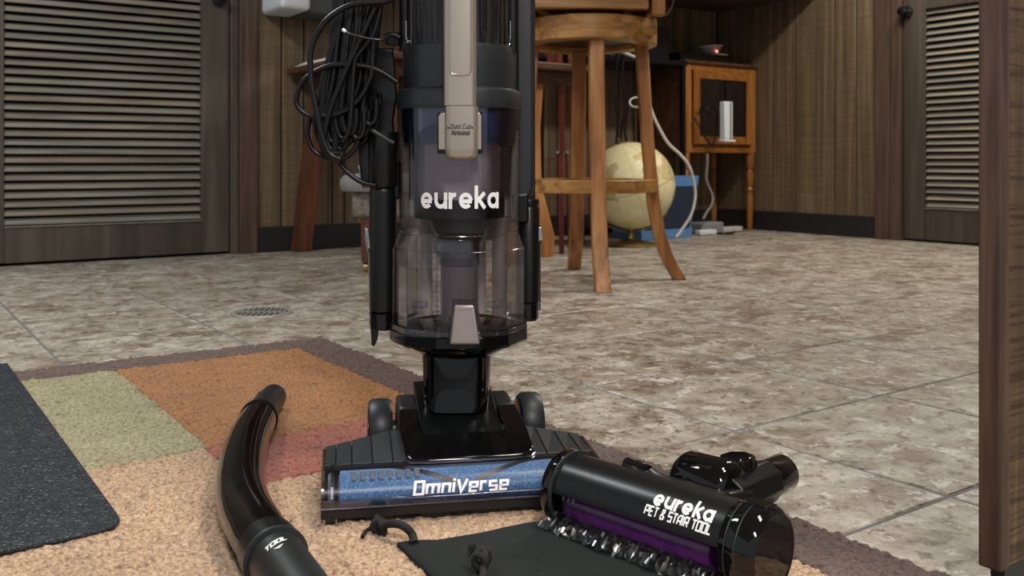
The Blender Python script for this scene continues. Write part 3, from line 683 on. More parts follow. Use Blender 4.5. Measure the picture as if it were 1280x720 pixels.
for i in range(30):
    t = i/29; Y = 1.185+.05*random.random()
    xt = 420+58*t+random.uniform(-3, 3); xm = 415+52*t+random.uniform(-5, 5); xb = 398+60*t+random.uniform(-6, 6); yb = 186-30*t+random.uniform(-14, 8)
    cpath([(xt, -60), (xt-2, 0), (xm, 45), ((xm+xb)/2+random.uniform(-5, 5), 100), (xb, yb-25), (xb+4, yb), (xb+10, yb+6), (xb+17, yb-2), (xb+18, yb-26)], Y, .0036)
cpath([(470, 8), (455, 40), (440, 72), (425, 105), (412, 140), (405, 175), (412, 190), (425, 192)], 1.172, .0034)
cpath([(476, 10), (468, 40), (458, 55), (448, 68), (443, 80), (440, 120), (437, 160), (428, 178)], 1.174, .0030)
cord = crd.build('power_cord', M['cord'], vac)
MB().tube(curve([P(429, 37, 1.158), P(437, 42, 1.158), P(455, 47, 1.158), P(477, 50, 1.16), P(484, 48, 1.17)], 6), .0016, 8).build('cord_tie', M['blk_satin'], cord)
MB().tube([P(428, 36.5, 1.157), P(432, 39.5, 1.157)], .0021, 8).build('tie_tip', M['white'], cord)

# floor head, in its own axes: a across, t back, z up
hy = math.radians(10.2); HW = Vector((math.cos(hy), math.sin(hy), 0)); HB = Vector((-math.sin(hy), math.cos(hy), 0)); HO = Vector((-.0495, 1.028, 0))
def Hd(a, t, z): return HO+HW*a+HB*t+Vector((0, 0, z))
HALF = .157
head = MB()
prof = [(.0, .0175), (.0, .0385), (.004, .040), (.010, .020), (.03, .014), (.13, .014), (.13, .0175)]
head.hexa([Hd(-HALF, t, z) for t, z in ((0, .0175), (0, .029), (.006, .029), (.008, .018), (.12, .016), (.12, .0155))], [Hd(HALF, t, z) for t, z in ((0, .0175), (0, .029), (.006, .029), (.008, .018), (.12, .016), (.12, .0155))])
hb = head.build('floor_head', M['blk_matte'], vac, smooth=30, bevel=.0012)
for sx in (-1, 1):
    a0 = sx*(HALF-.0015)
    pr = [(.0, .018), (.0, .040), (.004, .050), (.012, .057), (.022, .060), (.10, .063), (.115, .058), (.12, .018)]
    MB().hexa([Hd(a0-.0015, t, z) for t, z in pr], [Hd(a0+.0015, t, z) for t, z in pr]).build('end_cheek', M['rim'], hb)
# clear window over the roller
wp = [(-.0008, .0285), (-.0012, .0385), (.0005, .045), (.0045, .0505), (.0105, .0550), (.0185, .0585), (.030, .0605), (.052, .0615)]
MB().surf(lambda i, j: Hd((-HALF+.0)*(1-i)+HALF*i, *wp[int(round(j*7))]), 1, 7).build('roller_window', M['clear2'], hb, smooth=60)
MB().hexa([Hd(-HALF-.001, t, z) for t, z in ((-.0045, .029), (-.0045, .0375), (-.0005, .0385), (-.0005, .029))], [Hd(HALF, t, z) for t, z in ((-.0045, .029), (-.0045, .0375), (-.0005, .0385), (-.0005, .029))]).build('window_ledge', M['rim'], hb, bevel=.0008)
for k in range(14):
    a = -.125+.0195*k+(.004 if k % 3 == 0 else 0)
    MB().box((a, -.0053, .0335), (.0022, .0015, .0035), Hd).build('moulded_tab', M['rim'], hb, smooth=0)
MB().hexa([Hd(-.147, t, z) for t, z in wp[1:]+[(.052, .058), (.03, .057), (.02, .0555), (.008, .0495), (.002, .0385)]], [Hd(-.144, t, z) for t, z in wp[1:]+[(.052, .058), (.03, .057), (.02, .0555), (.008, .0495), (.002, .0385)]]).build('window_rib', M['rim'], hb, smooth=0)
# roller
RT, RZc, RR = .0300, .0345, .0238
def Rl(a, b, c): return Hd(c, RT+a, RZc+b)
rl = MB().lathe([(RR*.7, -.139), (RR, -.137)]+[(RR, -.137+.2745*i/24) for i in range(1, 24)]+[(RR, .1375), (RR*.7, .139)], 48, T=Rl).build('brush_roller', M['roller'], vac, smooth=60)
for s0 in (0, 1):
    for sg in (-1, 1):
        mb = MB(); pts = []
        for i in range(31):
            f = i/30; a = sg*(.010+.118*f); an = math.radians(150-118*f + (0 if s0 == 0 else 176)); pts.append((an, a))
        for (a1, c1), (a2, c2) in zip(pts, pts[1:]):
            q = []
            for an, c in ((a1, c1), (a2, c2)):
                for da in (-.13, .13): q.append(Rl((RR+.0006)*math.cos(an+da), (RR+.0006)*math.sin(an+da), c))
            mb.add(q, [(0, 1, 3, 2)])
        mb.build('bristle_strip', M['blk_matte'], rl, smooth=0)
for k in range(8):
    a = -.122+.0098*k
    MB().hexa([Hd(a-.0034, .024, .0580), Hd(a+.0034, .024, .0580), Hd(a+.0022, .013, .0530), Hd(a-.0022, .013, .0530)], [Hd(a-.0034, .024, .0594), Hd(a+.0034, .024, .0594), Hd(a+.0022, .013, .0545), Hd(a-.0022, .013, .0545)]).build('comb_tooth', M['comb'], hb, smooth=0)
MB().box((0, .041, .0592), (.30, .006, .003), Hd).build('comb_bar', M['blk_matte'], hb, smooth=0)
for sx in (-1, 1):
    MB().lathe([(.010, -.003), (.021, -.003), (.0225, 0), (.021, .003), (.010, .003)], 32, T=lambda x, y, z, sx=sx: Rl(x, y, sx*.147+z)).build('roller_mount', M['comb'], hb)
# textured covers: separate ribbed plates either side
def topz(a, t):
    a_ = min(1, max(0, (HALF-abs(a))/.085)); return .0605+(t-.05)/.078*(.0005+.0145*a_)
def backt(a): return .127 if abs(a) < .08 else .127-.010*(abs(a)-.08)/.075
for sx in (-1, 1):
    es = [.058, .078, .101, .124, .142, .1555]
    for e0, e1 in zip(es, es[1:]):
        a0, a1 = sx*(e0+.0004), sx*(e1-.0004)
        if sx < 0: a0, a1 = a1, a0
        lo = []; hi = []
        for a, t in ((a0, .050), (a1, .050), (a1, backt(a1)), (a0, backt(a0))):
            lo.append(Hd(a, t, topz(a, t)-.006)); hi.append(Hd(a, t, topz(a, t)))
        MB().hexa(lo, hi).build('cover_plate', M['ribbed'], hb, smooth=0, bevel=.0009, seg=1)
    lo = [Hd(sx*a, t, .018) for a, t in ((.056, .052), (.154, .052), (.154, .112), (.056, .122))]
    hi = [Hd(sx*a, t, topz(sx*a, t)-.004) for a, t in ((.056, .052), (.154, .052), (.154, .112), (.056, .122))]
    MB().hexa(lo, hi).build('cover_core', M['blk_matte'], hb, smooth=0)
MB().box((0, .085, .035), (.115, .075, .036), Hd).build('chassis', M['blk_matte'], hb, smooth=0)
MB().box((.010, .190, .046), (.148, .130, .058), Hd).build('motor_housing', M['blk_matte'], hb, bevel=.006)
# raised U-shaped gloss block in the middle
def hz(t): return .0665+(t-.030)*.160
ou = [(-.064, .168), (-.0685, .115), (-.0650, .045), (-.059, .034), (-.04, .0300), (.055, .0300), (.077, .034), (.0845, .045), (.087, .115), (.084, .168)]
inn = [(-.042, .168), (-.043, .104), (-.038, .096), (-.032, .094), (.050, .094), (.056, .096), (.061, .104), (.060, .168)]
mb = MB(); no = len(ou); ni = len(inn)
k0 = len(mb.v)
for lst, zf in ((ou, lambda t: .0590 if t < .06 else .045), (ou, hz), (inn, hz), (inn, lambda t: .05)):
    mb.v += [Hd(a, t, zf(t)) for a, t in lst]
O0, O1, I1, I0 = 0, no, 2*no, 2*no+ni
for i in range(no-1): mb.f.append((O0+i, O0+i+1, O1+i+1, O1+i))
for i in range(ni-1): mb.f.append((I1+i, I1+i+1, I0+i+1, I0+i))
mp = [0, 1, 2, 3, 3, 4, 5, 6, 7, 7]  # outer index to inner index
mp = [0, 1, 1, 2, 3, 4, 5, 6, 6, 7]
for i in range(no-1):
    a, b = mp[i], mp[i+1]
    f = [O1+i, O1+i+1, I1+b] + ([I1+a] if a != b else []); mb.f.append(tuple(f))
mb.f.append((O0, O1, I1, I0)); mb.f.append((O0+no-1, I0+ni-1, I1+ni-1, O1+no-1))
mb.f.append(tuple([O0+i for i in range(no)]+[I0+i for i in range(ni)][::-1]))
mb.build('centre_hood', M['blk_gloss'], hb, smooth=30, bevel=.0022, seg=3)
mb = MB()
MB().hexa([Hd(a, t, z) for a, t, z in ((-.042, .095, .052), (.060, .095, .052), (.060, .235, .05), (-.042, .235, .05))], [Hd(a, t, z) for a, t, z in ((-.042, .095, .0645), (.060, .095, .0645), (.060, .235, .108), (-.042, .235, .108))]).build('sloped_panel', M['blk_satin'], hb, bevel=.002)
for k, (z, t) in enumerate(((.0598, .0275), (.0635, .0280))):
    MB().tube([Hd(-.066, t+.016, z), Hd(-.060, t+.004, z), Hd(-.04, t, z), Hd(.055, t, z), Hd(.078, t+.004, z), Hd(.086, t+.016, z)], .0011, 8).build('lip', M['rim'], hb)
# shoulders beside the neck
for sx, a in ((-1, -.052), (1, .073)):
    MB().hexa([Hd(a-.015, .165, .02), Hd(a+.015, .165, .02), Hd(a+.015, .25, .02), Hd(a-.015, .25, .02)], [Hd(a-.013, .175, .088), Hd(a+.013, .175, .088), Hd(a+.013, .24, .090), Hd(a-.013, .24, .090)]).build('shoulder', M['blk_grey'], hb, bevel=.005)
# wheels
for a in (-.086, .1125):
    whl = MB().lathe([(.030, -.015), (.0365, -.0145), (.0395, -.010), (.0400, 0), (.0395, .010), (.0365, .0145), (.030, .015)], 48, T=lambda x, y, z, a=a: Hd(a+z, .215+x, .0505+y)).build('wheel', M['tire'], vac)
    MB().lathe([(.0285, -.0158), (.0295, -.0165), (.0305, -.0158)], 40, T=lambda x, y, z, a=a: Hd(a+z, .215+x, .0505+y)).build('hub_ring', M['chrome'], whl)
MB().tube([Hd(-.10, .215, .05), Hd(.125, .215, .05)], .012, 20).build('axle', M['blk_grey'], vac)
for a in (-.1475, .10):
    c = Hd(a, .006, .0165)
    MB().lathe([(.0062, -.0055), (.0065, -.005), (.0065, .005), (.0062, .0055)], 20, T=lambda x, y, z, a=a: Hd(a+z, .007+x, .0170+y)).build('front_roller', M['tire'], hb)
    for s_ in (-1, 1): MB().lathe([(.0062, 0), (.0066, .0006)], 20, T=lambda x, y, z, a=a, s_=s_: Hd(a+s_*.006+z, .007+x, .0170+y)).build('roller_cap', M['white'], hb)
for a in (-.095, -.035, .02, .075): MB().box((a, .010, .0155), (.030, .010, .006), Hd).build('felt_foot', M['blk_matte'], hb, smooth=0)
def omni(s, q):
    a = -.058+s; f = q/.0130
    prf = [(-.0022, .0385), (-.0010, .0450), (.0032, .0512)]
    if f < .5: t, z = [prf[0][i]*(1-2*f)+prf[1][i]*2*f for i in (0, 1)]
    else: t, z = [prf[1][i]*(2-2*f)+prf[2][i]*(2*f-1) for i in (0, 1)]
    return Hd(a, t-.0004, z+.0012)
lettering('OmniVerse', TECH, omni, .1035, .0122, .19, .12, .20).build('model_lettering', M['white'], hb, smooth=0)

# ------------------------------------------------------------------ tools held on the vacuum
lx = xx(478.5)
tool = thing('dusting_tool', 'black tube attachment with silver clip hanging on the left side of the vacuum', 'vacuum tool', (lx, BY, zz(412)))
TY = BY+.002
MB().lathe([(.0150, zz(232)), (.0172, zz(237)), (.0176, zz(242)), (.0178, zz(388)), (.016, zz(389))], 40, (lx, TY, 0)).build('tube', M['blk_satin'], tool)
MB().lathe([(.0160, zz(389)), (.0188, zz(391)), (.0185, zz(409)), (.0168, zz(411))], 10, (lx+.0005, TY, 0)).build('end_collar', M['blk_gloss'], tool, smooth=25)
MB().hexa([P(x, y, TY+.006) for x, y in ((463, 408), (474, 408), (472, 424), (468, 433), (464.5, 432))], [P(x, y, TY-.002) for x, y in ((463, 408), (474, 408), (472, 424), (468, 433), (464.5, 432))]).build('bristle_tip', M['blk_satin'], tool, bevel=.001)
MB().tube([P(457, 284, TY), P(457.5, 300, TY), P(461.5, 318, TY), P(463, 385, TY)], .0014, 8).build('silver_strip', M['chrome'], tool)
MB().hexa([P(x, y, TY+.005) for x, y in ((456, 284), (461, 287), (463, 312), (459, 308))], [P(x, y, TY-.006) for x, y in ((456, 284), (461, 287), (463, 312), (459, 308))]).build('clip', M['chrome'], tool, bevel=.0008)
MB().hexa([P(x, y, TY+.016) for x, y in ((449, 152), (497, 184), (497, 236), (452, 236), (449, 190))], [P(x, y, TY-.006) for x, y in ((447, 148), (497, 180), (497, 233), (452, 233), (447, 185))]).build('socket_plate', M['blk_satin'], tool, bevel=.003)
MB().lathe([(.0165, zz(234)), (.0185, zz(230)), (.0195, zz(180)), (.0195, zz(165))], 40, (lx+.0008, TY-.004, 0)).build('socket', M['blk_satin'], tool)
MB().tube([P(447, 150, TY-.018), P(470, 166, TY-.022), P(492, 179, TY-.018)], .0035, 10).build('socket_rim', M['blk_grey'], tool)
MB().tube([P(448, 207, TY-.002), P(450.5, 214, TY-.002), P(451, 228, TY-.002)], .0012, 8).build('silver_edge', M['chrome'], tool)
Yt = 1.272; cx_ = xx(660, Yt)
tool2 = thing('crevice_tool', 'black crevice tool with silver clip hanging low on the right side of the vacuum', 'vacuum tool', (cx_, Yt, zz(400, Yt)))
MB().lathe([(.0145, zz(249, Yt)), (.0152, zz(251, Yt)), (.0152, zz(257, Yt)), (.0146, zz(258, Yt)), (.0158, zz(260, Yt)), (.0160, zz(376, Yt)), (.0145, zz(377, Yt))], 40, (cx_, Yt, 0)).build('tube', M['blk_satin'], tool2)
MB().lathe([(.0145, zz(377, Yt)), (.0158, zz(379, Yt)), (.0155, zz(397, Yt)), (.0135, zz(400, Yt))], 10, (cx_-.001, Yt, 0)).build('end_collar', M['blk_gloss'], tool2, smooth=25)
MB().tube([P(673, 283, Yt), P(677, 290, Yt), P(677.5, 298, Yt), P(675, 306, Yt), P(675, 388, Yt)], .0011, 8).build('silver_strip', M['chrome'], tool2)
MB().hexa([P(x, y, Yt+.005) for x, y in ((672, 284), (677, 283), (679, 300), (673, 302))], [P(x, y, Yt-.006) for x, y in ((672, 284), (677, 283), (679, 300), (673, 302))]).build('clip', M['chrome'], tool2, bevel=.0008)

# ================================================================== HOSE HANDLE TUBE on the rug
ht = thing('curved_hose_handle', 'curved glossy black plastic hose handle lying on the tan and rust blocks of the rug', 'vacuum tool', (-.33, 1.15, RZ))
def gz(x, y, r): return G(x, y, RZ+r)
cl_ = [(342, 496, .0180), (332, 508, .0185), (323, 524, .0230), (311, 548, .0262), (303, 578, .0275), (301, 610, .0280), (308, 638, .0280), (322, 664, .0280), (334, 683, .0270), (345, 699, .0262), (372, 738, .0255), (398, 776, .0250)]
cp = [gz(x, y, r+.0015) for x, y, r in cl_]
def sect(i0, i1, name, mat, scale=1.0, par=ht, seg=40, flat=1.0, r_over=None):
    pts = curve(cp[i0:i1+1], 6); n = len(pts); rr_ = []
    src = [c[2] for c in cl_[i0:i1+1]] if r_over is None else r_over
    for i in range(n):
        f = i/6; a = min(int(f), len(src)-1); b = min(a+1, len(src)-1); rr_.append((src[a]*(1-(f-a))+src[b]*(f-a))*scale)
    return MB().tube(pts, rr_, seg, sy=flat, up=Vector((0, 0, 1))).build(name, mat, par, smooth=50)
sect(0, 2, 'end_spigot', M['blk_matte'], r_over=[.0200, .0212, .0240])
sect(2, 8, 'bend', M['blk_gloss'], r_over=[.0258, .0270, .0276, .0276, .0274, .0270, .0262])
sect(8, 9, 'cuff', M['blk_satin'], r_over=[.0285, .0292])
sect(9, 11, 'tool_end', M['blk_matte'], r_over=[.0262, .0258, .0252])
pts = curve(cp[2:9], 6)
t_ = (pts[1]-pts[0]).normalized()
MB().tube([pts[0]-t_*.006, pts[0]+t_*.002], .0275, 40).build('end_ring', M['blk_satin'], ht)
t_ = (cp[9]-cp[8]).normalized()
MB().tube([cp[9]-t_*.003, cp[9]+t_*.0015], .0302, 40).build('cuff_ring', M['chrome'] if False else M['blk_grey'], ht)
d0 = (cp[1]-cp[0]).normalized(); sd = Vector((-d0.y, d0.x, 0)).normalized()
sd = sd if sd.x < 0 else -sd
MB().tube([cp[0]+sd*.0165+Vector((0, 0, .008))+d0*.004, cp[0]+sd*.0195+Vector((0, 0, .010))+d0*.012, cp[1]+sd*.0195+Vector((0, 0, .006))+d0*.012], .0018, 8).build('silver_clip', M['chrome'], ht)
dt = (cp[10]-cp[9]).normalized(); st = Vector((dt.y, -dt.x, 0)).normalized()      # st points to the right
if st.x < 0: st = -st
def tool_txt(s, q):     # text runs across the tube, its top towards the hose end
    ang = math.radians(128)-s/.0268
    return cp[9]+dt*(.030-q-s*.25)+(st*math.cos(ang)+Vector((0, 0, 1))*math.sin(ang))*.0268
lettering('TOOL', TECH, tool_txt, .021, .0062, .22, .15, .2).build('tool_lettering', M['white'], ht, smooth=0)
mb = MB(); mb.add([tool_txt(.006, -.006), tool_txt(.016, -.006), tool_txt(.011, -.0105)], [(0, 1, 2)]); mb.build('arrow_mark', M['white'], ht, smooth=0)

# ================================================================== STORAGE BAG with drawstring
bag = thing('drawstring_bag', 'flat black fabric drawstring storage bag lying under the pet tool', 'bag', G(700, 700, RZ))
bo = [(496, 679), (518, 676), (545, 676), (575, 671), (600, 667), (630, 660), (660, 654), (690, 650), (730, 652), (790, 664), (840, 680), (890, 704), (900, 740), (800, 770), (640, 775), (582, 760), (558, 738), (538, 719), (518, 700)]
cb = G(700, 712, RZ+.004)
rings_ = []
for f, z in ((1.0, .0), (1.0, .0035), (.985, .0050), (.9, .0058), (.7, .0068), (.45, .0062), (.2, .0066)):
    rg = []
    for k, (x, y) in enumerate(bo):
        p = G(x, y, RZ+.004); q = cb.lerp(p, f)
        rg.append(Vector((q.x, q.y, RZ+.0006+z+(.0012*math.sin(k*2.1+f*9) if f < .98 else 0))))
    rings_.append(rg)
o = MB().loft(rings_).build('cloth', M['cloth'], bag, smooth=60)
for nm, pts in (('drawstring', [(518, 679, .008), (515, 668, .013), (508, 660, .019), (497, 655, .020), (484, 655, .017), (475, 658, .014)]),):
    MB().tube(curve([G(x, y, RZ+z) for x, y, z in pts], 8), [.0042]*41, 12).build(nm, M['rope'], bag)
mb = MB()
for c_, rx, rz_, ph_ in (((474, 657), .007, .006, 0.3), ((471, 655), .006, .007, 1.4), ((476, 659), .0065, .005, 2.3)):
    c = G(*c_, RZ+.010); pts = [c+Vector((rx*math.cos(t)*math.cos(ph_), rx*math.cos(t)*math.sin(ph_)*.8, rz_*math.sin(t))) for t in [2*PI*i/16 for i in range(17)]]
    mb.tube(pts, .0032, 10)
mb.tube(curve([G(471, 659, RZ+.008), G(463, 661, RZ+.007), G(457, 664, RZ+.005), G(453, 671, RZ+.004)], 6), .0022, 8)
mb.tube(curve([G(476, 660, RZ+.008), G(482, 664, RZ+.005), G(480, 668, RZ+.004)], 6), .0022, 8)
mb.build('knot', M['rope'], bag)
mb = MB()
for c_, rx, rz_, ph_ in (((602, 697), .008, .007, .5), ((606, 700), .007, .006, 1.7), ((599, 702), .006, .006, 2.6)):
    c = G(*c_, RZ+.018); pts = [c+Vector((rx*math.cos(t)*math.cos(ph_), rx*math.cos(t)*math.sin(ph_)*.8, rz_*math.sin(t))) for t in [2*PI*i/16 for i in range(17)]]
    mb.tube(pts, .0032, 10)
random.seed(4)
for k in range(9):
    a = random.uniform(2.2, 4.2); c = G(598, 695, RZ+.018); mb.tube([c, c+Vector((.006*math.cos(a), .004*random.uniform(-1, 1), .007+.004*random.random())), c+Vector((.010*math.cos(a), .006*random.uniform(-1, 1), .010*random.random()))], .0008, 5)
mb.tube(curve([G(604, 704, RZ+.016), G(604, 716, RZ+.012), G(602, 735, RZ+.010)], 6), .0036, 10)
mb.build('knot', M['rope'], bag)

# ================================================================== PET AND STAIR TOOL
pa = math.radians(44.6); E1 = Vector((math.cos(pa), -math.sin(pa), 0)); E2 = Vector((math.sin(pa), math.cos(pa), 0))
PO = Vector((.0585, 1.005, .0525)); PL = .224; PR = .0365
def PT(s, b, z): return PO+E1*(s*1.103)+E2*b+Vector((0, 0, z))
def PC(th, r, s): return PT(s, -r*math.cos(th), r*math.sin(th))     # th 0 = towards the camera side, 90 deg = up
pet = thing('pet_and_stair_tool', 'glossy black handheld powered brush head with purple roller lying on the black bag', 'vacuum tool', (.15, .93, RZ+.006))
D2 = math.radians
# body shell (open at lower front)
mb = MB(); n = 40; a0, a1 = D2(8), D2(268)
ro = PR; ri = PR-.0025
outer = lambda s: [PC(a0+(a1-a0)*i/n, ro, s) for i in range(n+1)]+[PC(a0+(a1-a0)*i/n, ri, s) for i in range(n, -1, -1)]
mb.loft([outer(.008), outer(.10), outer(.192)]); mb.build('housing', M['blk_satin'], pet, smooth=40)
MB().lathe([(.030, -.004), (.0375, -.0035), (.0395, 0), (.0395, .007), (.0385, .0085), (.030, .0085)], 56, T=lambda x, y, z: PT(z, x, y)).build('end_cap', M['blk_gloss'], pet, smooth=30)
MB().lathe([(.0398, .0085), (.0402, .0095), (.0398, .0105), (.0365, .0105)], 56, T=lambda x, y, z: PT(z, x, y), cap=False).build('end_seam', M['blk_grey'], pet)
# drum at the near end
drum = MB().lathe([(.030, .190), (.0378, .1905), (.0386, .192), (.0390, .196), (.0398, .1975), (.0402, .205), (.0400, .216), (.0385, .2205), (.0350, .2235), (.0340, .2225), (.0, .2225)], 64, T=lambda x, y, z: PT(z, x, y), cap=False).build('drive_drum', M['blk_gloss'], pet, smooth=30)
for s_ in (.1972, .2065): MB().lathe([(.0402, s_-.0005), (.0407, s_), (.0402, s_+.0005)], 64, T=lambda x, y, z: PT(z, x, y), cap=False).build('seam', M['blk_grey'], drum)
MB().hexa([PC(D2(a), r, .197) for a, r in ((80, .038), (80, .0425), (112, .0425), (112, .038))], [PC(D2(a), r, .219) for a, r in ((80, .036), (82, .0412), (110, .0412), (112, .036))]).build('drum_catch', M['blk_gloss'], drum, bevel=.001)
# roller
MB().lathe([(.014, .016), (.0185, .018), (.0185, .176), (.014, .178)], 40, T=lambda x, y, z: PT(z, x-.008, y-.0125)).build('roller', M['purple'], pet)
MB().surf(lambda i, j: PC(D2(-14-76*j), ri-.005, .012+.172*i), 1, 6).build('roller_guard', M['clear2'], pet, smooth=50)
for k in range(3): MB().lathe([(.027, .018+.006*k), (.0285, .0195+.006*k), (.027, .021+.006*k)], 40, T=lambda x, y, z: PT(z, x-.003, y-.005), cap=False).build('guard_ring', M['rim'], pet)
# crumpled clear skirt with scalloped lower edge
random.seed(9)
mb = MB(); NS_ = 110
jit = [random.uniform(-1, 1) for _ in range((NS_+1)*5)]
def skirt(i, j):
    k = int(round(i*NS_)); jj = int(round(j*4)); s = -.006+.190*i; w = jit[k*5+jj]
    L_ = j*(.020+.006*abs(math.sin(s*190)))
    return PT(s, -.024-L_*.75-.003*w*j, -.0185-L_*.62+.0030*math.sin(s*380+jj)*j+.0022*w*j)
mb.surf(skirt, NS_, 4); mb.build('clear_skirt', M['skirt'], pet, smooth=10)
mb = MB()
for k in range(36):
    s = -.002+.182*k/35+random.uniform(-.002, .002)
    c = skirt((s+.006)/.190, random.choice((.25, .5, .75, .9)))
    r = random.uniform(.0016, .0034)
    mb.add([c+Vector((random.uniform(-r, r), random.uniform(-r, r), random.uniform(0, r))) for _ in range(4)], [(0, 1, 2), (0, 2, 3), (0, 3, 1), (1, 3, 2)])
mb.build('skirt_facet', M['skirt'], pet, smooth=0, kind='stuff')
# shoulder ridge and connector
mb = MB()
rows = []
for s, hgt, wd in ((.028, .000, .012), (.050, .0015, .015), (.064, .010, .016), (.072, .014, .0165), (.080, .0125, .0165), (.092, .006, .020), (.11, .004, .024), (.165, .004, .026)):
    rows.append([PT(s, .020+wd*math.cos(t)*1.0, .012+(.0155+hgt)*max(-.4, math.sin(t))) for t in [2*PI*i/20 for i in range(20)]])
mb.loft(rows).build('shoulder_ridge', M['blk_satin'], pet, smooth=50)
MB().tube([PT(.060, .018, .034), PT(.086, .018, .032)], .0075, 16).build('pivot_pin', M['blk_gloss'], pet)
con = MB().tube([PT(.084, .078, .013), PT(.090, .078, .013), PT(.094, .078, .013), PT(.136, .078, .013), PT(.142, .078, .013), PT(.145, .078, .013)], [.022, .028, .0300, .0300, .028, .023], 40).build('swivel_barrel', M['blk_gloss'], pet, smooth=40)
MB().hexa([PT(s, b, z) for s, b, z in ((.085, .02, -.01), (.165, .02, -.01), (.165, .09, -.016), (.085, .09, -.016))], [PT(s, b, z) for s, b, z in ((.09, .02, .026), (.158, .02, .026), (.158, .09, .018), (.09, .09, .018))]).build('connector_block', M['blk_satin'], pet, bevel=.004)
MB().tube([PT(.138, .070, .006), PT(.138, .10, .006), PT(.138, .150, .006)], [.025, .0245, .0235], 8).build('connector_neck', M['blk_satin'], pet, smooth=30, bevel=.002)
MB().tube([PT(.138, .148, .006), PT(.138, .185, .006), PT(.138, .187, .006), PT(.138, .187, .006)], [.0205, .0205, .0195, .016], 40).build('connector_pipe', M['blk_gloss'], pet)
bb_ = [(.112, .100), (.124, .094), (.142, .098), (.150, .112), (.144, .132), (.128, .136), (.114, .122)]
MB().hexa([PT(.131+(s-.131)*.85, b, .020) for s, b in bb_], [PT(.131+(s-.131)*.8, .108+(b-.114)*.8, .041) for s, b in bb_]).build('release_button', M['blk_gloss'], pet, bevel=.003, seg=3)
def shell_txt(s0, th0):
    return lambda s, q: PC(D2(th0)+q/PR, PR+.0004, s0+s)
lettering('eureka', ROUND, shell_txt(.121, 37), .060, .0122, .255).build('brand_lettering', M['white'], pet, smooth=0)
lettering('PET & STAIR TOOL', TECH, shell_txt(.116, 21.5), .066, .0082, .2, .12, .2).build('tool_lettering', M['white'], pet, smooth=0)

# ================================================================== BAR STOOL
SC = Vector((.256, 3.195, 0))
stool = thing('bar_stool', 'oak swivel bar stool with splayed legs and round footrest behind the vacuum', 'stool', SC)
d0 = (Vector((.281, 2.87, 0))-SC).normalized(); sa = math.atan2(d0.y, d0.x)
lp = [(.80, .186), (.62, .197), (.48, .206), (.36, .217), (.25, .229), (.16, .246), (.09, .268), (.04, .292), (0, .316)]
for k, da in enumerate((0, 90, 180, 270)):
    a = sa+math.radians(da) - (math.radians(3) if k == 1 else 0)
    er = Vector((math.cos(a), math.sin(a), 0)); et = Vector((-er.y, er.x, 0)); rows = []
    for z, r in lp:
        w = .024; d = .020 if z > .1 else .022
        rows.append([SC+er*(r+dx*d)+et*(dy*w)+Vector((0, 0, z)) for dx, dy in ((-1, -1), (1, -1), (1, 1), (-1, 1))])
    MB().loft(rows[::-1]).build('leg', M['oak'], stool, smooth=30, bevel=.004, origin=SC+er*.22)
def hoop(r0, r1, z0, z1, name, mat, seg=64, par=stool, b=.003):
    return MB().lathe([(r0, z0), (r1, z0), (r1, z1), (r0, z1), (r0, z0)], seg, SC, cap=False).build(name, mat, par, smooth=30, bevel=b)
hoop(.196, .236, .300, .343, 'footrest_ring', M['oak_h'])
hoop(.170, .236, .795, .872, 'seat_ring', M['oak_h'])
MB().lathe([(.0, .812), (.185, .812), (.185, .83), (0, .83)], 48, SC, cap=False).build('swivel_plate', M['blk_satin'], stool)
MB().lathe([(.0, .873), (.150, .873), (.150, .886), (0, .886)], 48, SC, cap=False).build('bearing', M['blk_satin'], stool)
sr_ = math.radians(4)
def ST(x, y, z): return SC+Vector((x*math.cos(sr_)-y*math.sin(sr_), x*math.sin(sr_)+y*math.cos(sr_), z))
MB().box((-.035, -.214, .945), (.40, .032, .115), ST).build('seat_apron', M['oak_h'], stool, bevel=.005)
MB().box((-.035, .20, .945), (.40, .03, .115), ST).build('seat_apron', M['oak_h'], stool, bevel=.005)
for sx in (-1, 1): MB().box((sx*.205+(-.01 if sx > 0 else -.03), 0, .945), (.03, .40, .115), ST).build('seat_apron', M['oak_h'], stool, bevel=.005)
MB().box((.0, 0, 1.03), (.46, .46, .05), ST).build('seat_cushion', M['blk_satin'], stool, bevel=.02, seg=4)
MB().box((.197, -.208, .99), (.042, .046, .24), ST).build('corner_post', M['oak'], stool, bevel=.004)
MB().box((.176, -.150, .842), (.055, .055, .058), ST).build('ring_block', M['oak_h'], stool, bevel=.010, seg=3)
MB().lathe([(0, -.018), (.013, -.012), (.018, 0), (.013, .012), (0, .018)], 20, T=lambda x, y, z: ST(.222+z*.6, -.15+x, .895+y), cap=False).build('seat_knob', M['oak'], stool)

